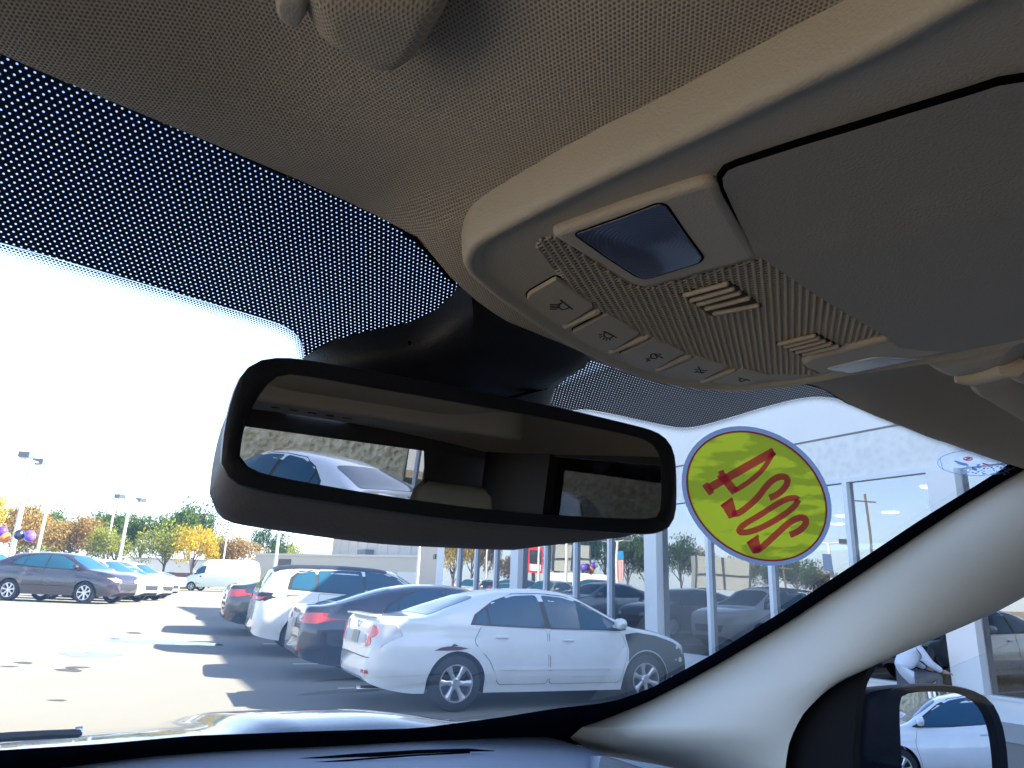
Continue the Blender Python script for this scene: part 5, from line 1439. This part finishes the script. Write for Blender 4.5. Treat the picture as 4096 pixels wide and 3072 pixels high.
def balloon(lab, px, py, depth, r, col):
    P = at(px, depth, py); root = empty('balloon', (P[0], P[1], P[2]), 0, lab, 'balloon', 'balloons tied to the lamp post')
    mb = MB(); prof = [(r*math.sin(math.pi*k/14)*(1-.10*(k/14-.5)), -r*1.1*math.cos(math.pi*k/14)) for k in range(15)]; mb.lathe(prof, 20)
    mb.build('skin', M('balloon_'+lab.split()[0], col, .2, coat=.8), root)
    mb = MB(); mb.lathe([(.004, -r*1.1), (.03, -r*1.1-.05), (0, -r*1.1-.05)], 8); mb.tube([(0, 0, -r*1.1-.04), (.05, .02, -r*1.1-.5), (.02, .05, -r*1.1-1.0)], .004, 5); mb.build('knot', m_trimb, root)
balloon('violet balloon at the very left edge', 5, 1148, 29, .20, (.12, .04, .45))
balloon('orange balloon tied to the lamp post', 11, 1161, 29, .21, (.75, .22, .02))
balloon('black balloon right of the lamp post', 42, 1155, 29, .20, (.02, .02, .06))
balloon('purple balloon rightmost of the four', 65, 1158, 29, .21, (.16, .07, .55))

# ------------------------------------------------------------------ trees
def leafmat(name, c):
    a = NT(name); p = a.n('ShaderNodeBsdfDiffuse'); t = a.n('ShaderNodeBsdfTranslucent')
    oi = a.n('ShaderNodeNewGeometry'); n = a.n('ShaderNodeTexNoise', i_Scale=.9, i_Detail=4.0); a.l(oi.outputs['Position'], n.inputs['Vector'])
    rr = a.math('ADD', a.math('MULTIPLY', oi.outputs['Random Per Island'], .6), a.math('MULTIPLY', n.outputs['Fac'], .5))
    c1 = a.mixc(rr, tuple(q*.55 for q in c), tuple(min(1, q*1.5) for q in c)); a.l(c1, p.inputs[0]); a.l(c1, t.inputs[0])
    mx = a.n('ShaderNodeMixShader', i_0=.35); a.l(p.outputs[0], mx.inputs[1]); a.l(t.outputs[0], mx.inputs[2]); a.l(mx.outputs[0], a.out.inputs['Surface']); return a.mat
LEAF = dict(green=leafmat('leaves_green', (.07, .11, .03)), dark=leafmat('leaves_dark_green', (.045, .08, .03)), yellow=leafmat('leaves_yellow', (.42, .30, .03)), orange=leafmat('leaves_orange_brown', (.26, .17, .065)), brown=leafmat('leaves_brown', (.15, .105, .05)), lime=leafmat('leaves_lime', (.20, .22, .05)))
m_bark = M('bark', (.10, .08, .065), .95, var=.3, vscale=4)
CROWN = []
def crown_data(k):
    r = random.Random(100+k); mb = MB(); tk = MB()
    lobes = []
    for i in range(16):
        a_ = r.uniform(0, 6.283); el = r.uniform(-.5, 1.2); d = r.uniform(.25, .62)
        lobes.append((math.cos(a_)*math.cos(el)*d*.8, math.sin(a_)*math.cos(el)*d*.8, .60+.42*math.sin(el)*d, r.uniform(.13, .25)))
    for lx, ly, lz, lr in lobes:
        for j in range(int(150+900*lr)):
            v = Vector((r.gauss(0, 1), r.gauss(0, 1), r.gauss(0, 1))).normalized()*lr*r.uniform(.55, 1.12)
            p = Vector((lx, ly, lz))+Vector((v.x, v.y, v.z*.85))
            n = Vector((r.gauss(0, 1), r.gauss(0, 1), r.gauss(0, 1)+.6)).normalized(); u = n.orthogonal().normalized(); w = n.cross(u); s = r.uniform(.011, .024)
            mb.add([p-u*s, p+w*s*.6, p+u*s, p-w*s*.6], [(0, 1, 2, 3)])
    tk.tube([(0, 0, 0), (.01, 0, .15), (0, .01, .35), (.01, .0, .55), (0, 0, .75)], [.03, .024, .02, .013, .005], 8)
    for lx, ly, lz, lr in lobes[:10]:
        z0 = r.uniform(.2, .45); tk.tube([(0, 0, z0), (lx*.5, ly*.5, (z0+lz)/2-.03), (lx, ly, lz)], [.011, .007, .003], 6)
    a_ = mb.build('crown', LEAF['green'], fix=False, smooth=False); b_ = tk.build('trunk', m_bark)
    out = (a_.data, b_.data); bpy.data.objects.remove(a_); bpy.data.objects.remove(b_); return out
for k in range(5): CROWN.append(crown_data(k))
TREE_N = [0]
def tree(lab, P, h, wid, kind, group='trees beyond the lot'):
    k = TREE_N[0]; TREE_N[0] += 1
    cd, td = CROWN[k % 5]
    root = empty('tree', (P[0], P[1], gz_at(P[1])-.05), k*1.7, lab, 'tree', group); root.scale = (wid/.86, wid/.86, h/.88)
    o = bpy.data.objects.new('crown', cd); COL.objects.link(o); o.parent = root
    o.material_slots[0].link = 'OBJECT'; o.material_slots[0].material = LEAF[kind]
    t = bpy.data.objects.new('trunk', td); COL.objects.link(t); t.parent = root
def tree_px(lab, px, topy, wpx, depth, kind, **kw):
    P = at(px, depth, 1240); h = at(px, depth, topy)[2]-gz_at(P[1]); tree(lab, P, h, wpx/2.16*depth/FOC, kind, **kw)
for T in (('tall green tree far behind the balloons', 30, 1100, 80, 112, 'green'), ('tall green tree between the wide orange tree and the slim pole', 112, 1104, 80, 110, 'dark'), ('broad green tree far behind the lime one left of the lamp post', 245, 1112, 90, 112, 'green'), ('bare topped orange tree at the left edge', 15, 1088, 95, 84, 'orange'), ('green tree behind the slim grey pole', 78, 1098, 60, 100, 'green'), ('wide orange brown tree behind the plum crossover', 140, 1116, 110, 80, 'orange'),
          ('green tree just right of the wide orange tree', 180, 1106, 70, 102, 'green'), ('grey green tree left of the far lamp post', 216, 1108, 66, 104, 'dark'), ('lime tree left of the far lamp post', 226, 1142, 82, 78, 'lime'),
          ('green tree right of the far lamp post', 296, 1108, 80, 100, 'green'), ('dark green tree in the gap before the tallest tree', 255, 1128, 60, 106, 'dark'), ('tallest green tree standing over the yellow one', 402, 1078, 96, 98, 'green'), ('green tree leaning against the tallest tree', 350, 1110, 66, 103, 'green'),
          ('yellow green tree left of the bright yellow tree', 352, 1140, 92, 79, 'lime'), ('bright yellow tree in front of the tallest tree', 412, 1138, 86, 77, 'yellow'), ('lime tree right of the yellow tree', 455, 1158, 62, 86, 'lime'), ('orange tan tree above the white van', 507, 1152, 80, 84, 'orange'),
          ('small lime tree left of the white van', 470, 1170, 60, 98, 'lime'), ('dark green tree above the low warehouse roof', 568, 1140, 66, 104, 'dark'), ('low green tree behind the low warehouse', 620, 1172, 60, 108, 'lime'), ('low lime tree behind the balloons', 48, 1122, 76, 92, 'lime'), ('low orange tree between the brown and green trees', 100, 1128, 60, 96, 'lime')):
    tree_px(T[0], T[1], T[2], T[3], T[4], T[5])
r_ = random.Random(9)
# ------------------------------------------------------------------ what the glass front mirrors: the street across the lot
def mir(px, py, depth):
    P = at(px, depth, py); return np.array([2*FX-P[0], P[1], P[2]])
r3b = lambda x, y: ((1700+x*.5425)/1.852, (1900+y*.5425)/1.852)
def mtree(lab, q, top, wpx, depth, kind):
    P = mir(q[0], 1270, depth); h = mir(q[0], top, depth)[2]-gz_at(P[1]); tree(lab, P, h, wpx/2.16*depth/FOC, kind, group='trees mirrored in the glass front')
for T in ((r3b(200, 0), r3b(0, 400)[1], 60, 70, 'yellow', 'yellow tree mirrored in the leftmost panes'), (r3b(330, 0), r3b(0, 380)[1], 60, 76, 'yellow', 'second yellow tree mirrored in the leftmost panes'), (r3b(440, 0), r3b(0, 430)[1], 56, 84, 'orange', 'orange tree mirrored right of the yellow ones'), (r3b(600, 0), r3b(0, 600)[1], 50, 100, 'brown', 'low brown tree mirrored left of the red sign'),
          (r3b(980, 0), r3b(0, 440)[1], 75, 120, 'dark', 'dark tree mirrored behind the grey billboard'), (r3b(1150, 0), r3b(0, 420)[1], 80, 116, 'dark', 'dark tree mirrored right of the billboard'), (r3b(1320, 0), r3b(0, 410)[1], 80, 118, 'dark', 'dark tree mirrored behind the flag pole'), (r3b(1500, 0), r3b(0, 430)[1], 85, 115, 'green', 'green tree mirrored left of the wide column'),
          (r3b(1640, 0), r3b(0, 450)[1], 75, 118, 'dark', 'dark tree mirrored behind the wide column'), (r3b(1880, 0), r3b(0, 450)[1], 80, 112, 'dark', 'dark tree mirrored right of the wide column'), (r3b(2050, 0), r3b(0, 560)[1], 70, 110, 'brown', 'brown tree mirrored below the sticker'), (rw(560, 0), rw(0, 1080)[1], 75, 112, 'brown', 'brown tree mirrored behind the grey warehouse'),
          (rw(720, 0), rw(0, 1090)[1], 75, 108, 'dark', 'dark tree mirrored by the third window bar'), (rw(880, 0), rw(0, 1075)[1], 80, 110, 'green', 'green tree mirrored by the pillar'), (rw(1010, 0), rw(0, 1150)[1], 70, 112, 'brown', 'low brown tree mirrored at the pillar edge')):
    mtree(T[5], T[0], T[1], T[2], T[3], T[4])
def mbox(name, lab, cat, q0, q1, depth, mat, thick=4.0, parts=()):
    (xa, ya), (xb, yb) = q0, q1; A, Bq = mir(xa, yb, depth), mir(xb, yb, depth); zt = mir(xa, ya, depth)[2]; zb = A[2]
    ax = Bq[:2]-A[:2]; Lh = np.linalg.norm(ax); g = gz_at(A[1]); root = empty(name, (A[0], A[1], g), math.atan2(ax[1], ax[0]), lab, cat)
    sgn_ = -1 if (np.array([-ax[1], ax[0]])@(A[:2]-np.array([0, 0]))) > 0 else 1
    z0 = max(0, zb-g)
    mb = MB(); mb.box((Lh/2, -sgn_*thick/2, (z0+zt-g)/2), (Lh, thick, zt-g-z0)); mb.build('wall' if cat == 'building' else 'panel', mat, root, smooth=False)
    return root, Lh, z0, zt-g, sgn_
m_gry = M('grey_panel', (.30, .31, .29), .7); m_redS = M('red_sign_face', (.65, .03, .04), .4); m_whS = M('white_render', (.75, .75, .72), .8); m_bluS = M('blue_stripe', (.02, .28, .62), .5)
rt_, Lh, z0, z1, sg = mbox('road_sign', 'red roadside sign board mirrored in the glass front', 'sign', r3b(720, 520), r3b(865, 720), 66, m_redS, .5)
mb = MB(); mb.box((Lh*.62, sg*.03, z0+(z1-z0)*.62), (Lh*.62, .06, (z1-z0)*.5)); mb.build('message_board', m_dkgrey, rt_, smooth=False)
mb = MB(); mb.box((Lh*.62, sg*.03, z0+(z1-z0)*.2), (Lh*.62, .06, (z1-z0)*.25)); mb.build('message_board', m_whS, rt_, smooth=False)
mb = MB(); mb.tube([(Lh*.5, 0, 0), (Lh*.5, 0, z0)], .2, 10); mb.build('post', m_dkgrey, rt_)
rt_, Lh, z0, z1, sg = mbox('white_shop', 'white low shop with a blue stripe mirrored in the glass front', 'building', r3b(880, 715), r3b(1370, 880), 84, m_whS, 8)
mb = MB(); mb.box((Lh/2, sg*.04, z0+(z1-z0)*.25), (Lh, .08, (z1-z0)*.1)); mb.build('stripe', m_bluS, rt_, smooth=False)
mb = MB(); mb.box((Lh*.82, sg*.05, z0+(z1-z0)*.42), (Lh*.14, .1, (z1-z0)*.45)); mb.build('door', m_bluS, rt_, smooth=False)
for k in range(2):
    mb = MB(); mb.box((Lh*(.28+.1*k), sg*.05, z0+(z1-z0)*.45), (Lh*.07, .1, (z1-z0)*.3)); mb.build('window', m_carglass, rt_, smooth=False)
for nm, lab, q0, q1, dp in (('billboard', 'grey panelled board mirrored above the white shop', r3b(940, 505), r3b(1225, 705), 92), ('grey_warehouse', 'grey glazed warehouse mirrored below the yellow sticker', rw(262, 1065), rw(600, 1270), 88)):
    rt_, Lh, z0, z1, sg = mbox(nm, lab, 'building' if 'ware' in nm else 'board', q0, q1, dp, m_gry, 2)
    for k in range(3):
        mb = MB(); mb.box((Lh*(.02+.48*k), sg*.05, (z0+z1)/2), (.25, .12, z1-z0)); mb.build('frame_bar', m_dkgrey, rt_, smooth=False)
    mb = MB(); mb.box((Lh/2, sg*.06, z0+(z1-z0)*.45), (Lh, .12, .2)); mb.build('frame_bar', m_dkgrey, rt_, smooth=False)
    if z0 > .3:
        mb = MB(); mb.tube([(Lh*.1, -sg, 0), (Lh*.1, -sg, z0)], .2, 8); mb.tube([(Lh*.9, -sg, 0), (Lh*.9, -sg, z0)], .2, 8); mb.build('legs', m_dkgrey, rt_)
for lab, q, tp_, dp in (('lamp post mirrored above the red sign', r3b(835, 900), r3b(0, 440)[1], 62), ('lamp post mirrored beside the flag', r3b(1415, 880), r3b(0, 475)[1], 58), ('lamp post mirrored right of the sticker carrying a banner', rw(1072, 1200), rw(0, 985)[1], 40)):
    P = mir(q[0], 1270, dp); hh = mir(q[0], tp_, dp)[2]-gz_at(P[1]); lamp_post(lab, P, hh, .13, 2, 'lamp posts mirrored in the glass', ang=1.0)
P = mir(rw(1325, 0)[0], 1270, 75); util('brown utility pole mirrored in the rightmost wide pane', P, mir(rw(1325, 0)[0], rw(0, 680)[1], 75)[2]-gz_at(P[1]), .16, True)
P = mir(rw(800, 0)[0], 1270, 75); util('brown utility pole mirrored left of the pillar', P, mir(rw(800, 0)[0], rw(0, 1095)[1], 75)[2]-gz_at(P[1]), .14, True)
# flag
P0, P1 = mir(*r3b(1425, 770), 57), mir(*r3b(1455, 560), 57)
fl = empty('flag', (P0[0], P0[1], P0[2]), math.atan2(P1[1]-P0[1], P1[0]-P0[0]), 'striped red white and blue flag hanging on a pole mirrored in the glass', 'flag')
wf_, hf_ = max(.8, np.linalg.norm((P1-P0)[:2])), P1[2]-P0[2]
for k in range(7):
    mb = MB(); mb.box((wf_*(k+.5)/7, 0, hf_*.35), (wf_/7, .02, hf_*.7)); mb.build('stripe', m_redS if k % 2 == 0 else m_whS, fl, smooth=False)
mb = MB(); mb.box((wf_*.5, 0, hf_*.86), (wf_, .02, hf_*.28)); mb.build('canton', m_bluS, fl, smooth=False)
P = mir(rw(1048, 0)[0], rw(0, 1165)[1], 39.8); P2 = mir(rw(1048, 0)[0], rw(0, 1060)[1], 39.8)
bn = empty('banner', tuple(P), 1.0, 'narrow blue banner with white letters hanging from a lamp post', 'banner')
mb = MB(); mb.box((0, 0, (P2[2]-P[2])/2), (.5, .03, P2[2]-P[2])); mb.build('cloth', M('banner_blue', (.05, .09, .22), .7), bn, smooth=False)
for k in range(3):
    z = (P2[2]-P[2])*(.2+.2*k); mb = MB()
    mb.tube([(-.12, .03, z-.1), (0, .03, z+.1), (.12, .03, z-.1)], .02, 6); mb.build('letter', m_whS, bn)
# parked cars out of the frame at left that the glass mirrors
for q, dp, pm, st, lab in ((r3b(1000, 880), 62, m_redp, 'suv', 'maroon suv'), (r3b(1180, 880), 58, m_silver, 'sedan', 'silver sedan'), (r3b(1900, 900), 50, m_dkgrey, 'suv', 'grey suv')):
    P = mir(q[0], q[1], dp)
    make_car('mirrored_car', lab+' out beyond the left row, seen only in the glass front', P[0], P[1], 20, st, pm, 1.0, gz_at(P[1]), 'car', 'cars mirrored in the glass front', 1)
# ------------------------------------------------------------------ person crouching by the glass front
m_shirt = M('pale_blue_shirt', (.55, .62, .74), .8, var=.08, vscale=6); m_jean = M('grey_trousers', (.08, .09, .11), .85); m_skin = M('skin', (.42, .25, .18), .5); m_cap = M('dark_cap', (.02, .022, .03), .8)
def skin_mesh(name, verts, edges, radii, mat, par, root=0, sub=2):
    me = bpy.data.meshes.new(name); me.from_pydata(verts, edges, []); o = bpy.data.objects.new(name, me); COL.objects.link(o); o.parent = par
    sk = o.modifiers.new('skin', 'SKIN'); sk.use_smooth_shade = True
    for i, r in enumerate(radii):
        d = me.skin_vertices[0].data[i]; d.radius = (r, r) if not isinstance(r, tuple) else r; d.use_root = (i == root)
    ss_ = o.modifiers.new('subsurf', 'SUBSURF'); ss_.levels = sub; ss_.render_levels = sub
    me.materials.append(mat); return o
Pp = at(1962, 10.2, 1440)
pr = empty('person', (Pp[0], Pp[1], .006), -YAW, 'person in a pale blue shirt and dark cap crouching beside the glass front', 'person')
# x = facing, y = left
body_v = [(-.10,0,.42), (-.06,0,.58), (.03,0,.74), (.12,0,.86), (.16,0,.93),   # pelvis .. neck base
          (.07,.18,.84), (.18,.24,.66), (.36,.20,.56), (.07,-.18,.84), (.18,-.24,.66), (.36,-.20,.56),
          (.05,.12,.42), (.34,.15,.50), (.22,.15,.10), (.05,-.12,.42), (.34,-.15,.50), (.22,-.15,.10), (.34,.15,.05), (.34,-.15,.05), (.21,0,1.0)]
body_e = [(0,1),(1,2),(2,3),(3,4),(3,5),(5,6),(6,7),(3,8),(8,9),(9,10),(0,11),(11,12),(12,13),(0,14),(14,15),(15,16),(13,17),(16,18),(4,19)]
body_r = [.15,.145,.16,.15,.065,.075,.055,.04,.075,.055,.04,.10,.075,.05,.10,.075,.05,.04,.04,.055]
skin_mesh('body', body_v, body_e, body_r, m_shirt, pr)
hv = [(.21,0,1.0), (.25,0,1.08), (.27,0,1.14), (.255,0,1.19), (.35,0,1.09)]
skin_mesh('head', hv, [(0,1),(1,2),(2,3),(1,4)], [.055,.085,.10,.06,.018], m_skin, pr)
cvv = [(.235,0,1.17), (.245,0,1.22), (.30,0,1.175), (.40,0,1.15)]
skin_mesh('cap', cvv, [(0,1),(0,2),(2,3)], [.112,.07,(.09,.04),(.06,.012)], m_cap, pr)
skin_mesh('trousers', [(-.10,0,.42), (.05,.12,.42), (.345,.15,.50), (.22,.15,.10), (.05,-.12,.42), (.345,-.15,.50), (.22,-.15,.10)], [(0,1),(1,2),(2,3),(0,4),(4,5),(5,6)], [.155,.108,.083,.06,.108,.083,.06], m_jean, pr)
for s in (1, -1):
    hand_v = [(.36,.20*s,.56), (.41,.195*s,.545)]; hand_e = [(0,1)]; hand_r = [.034,.036]
    for k in range(4):
        y = (.195+.028*(k-1.5))*s; b = len(hand_v)
        ln_ = (.055,.065,.06,.045)[k]
        hand_v += [(.44,y,.545), (.44+ln_*.6,y,.535), (.44+ln_,y,.51)]; hand_e += [(1,b),(b,b+1),(b+1,b+2)]; hand_r += [.011,.0095,.008]
    b = len(hand_v); hand_v += [(.40,.155*s,.545), (.435,.135*s,.525)]; hand_e += [(1,b),(b,b+1)]; hand_r += [.012,.010]
    skin_mesh('hand', hand_v, hand_e, hand_r, m_skin, pr)
    skin_mesh('shoe', [(.20,.15*s,.05), (.30,.15*s,.05), (.40,.155*s,.04)], [(0,1),(1,2)], [.05,.05,.04], m_trimb, pr)
bpy.context.view_layer.update()
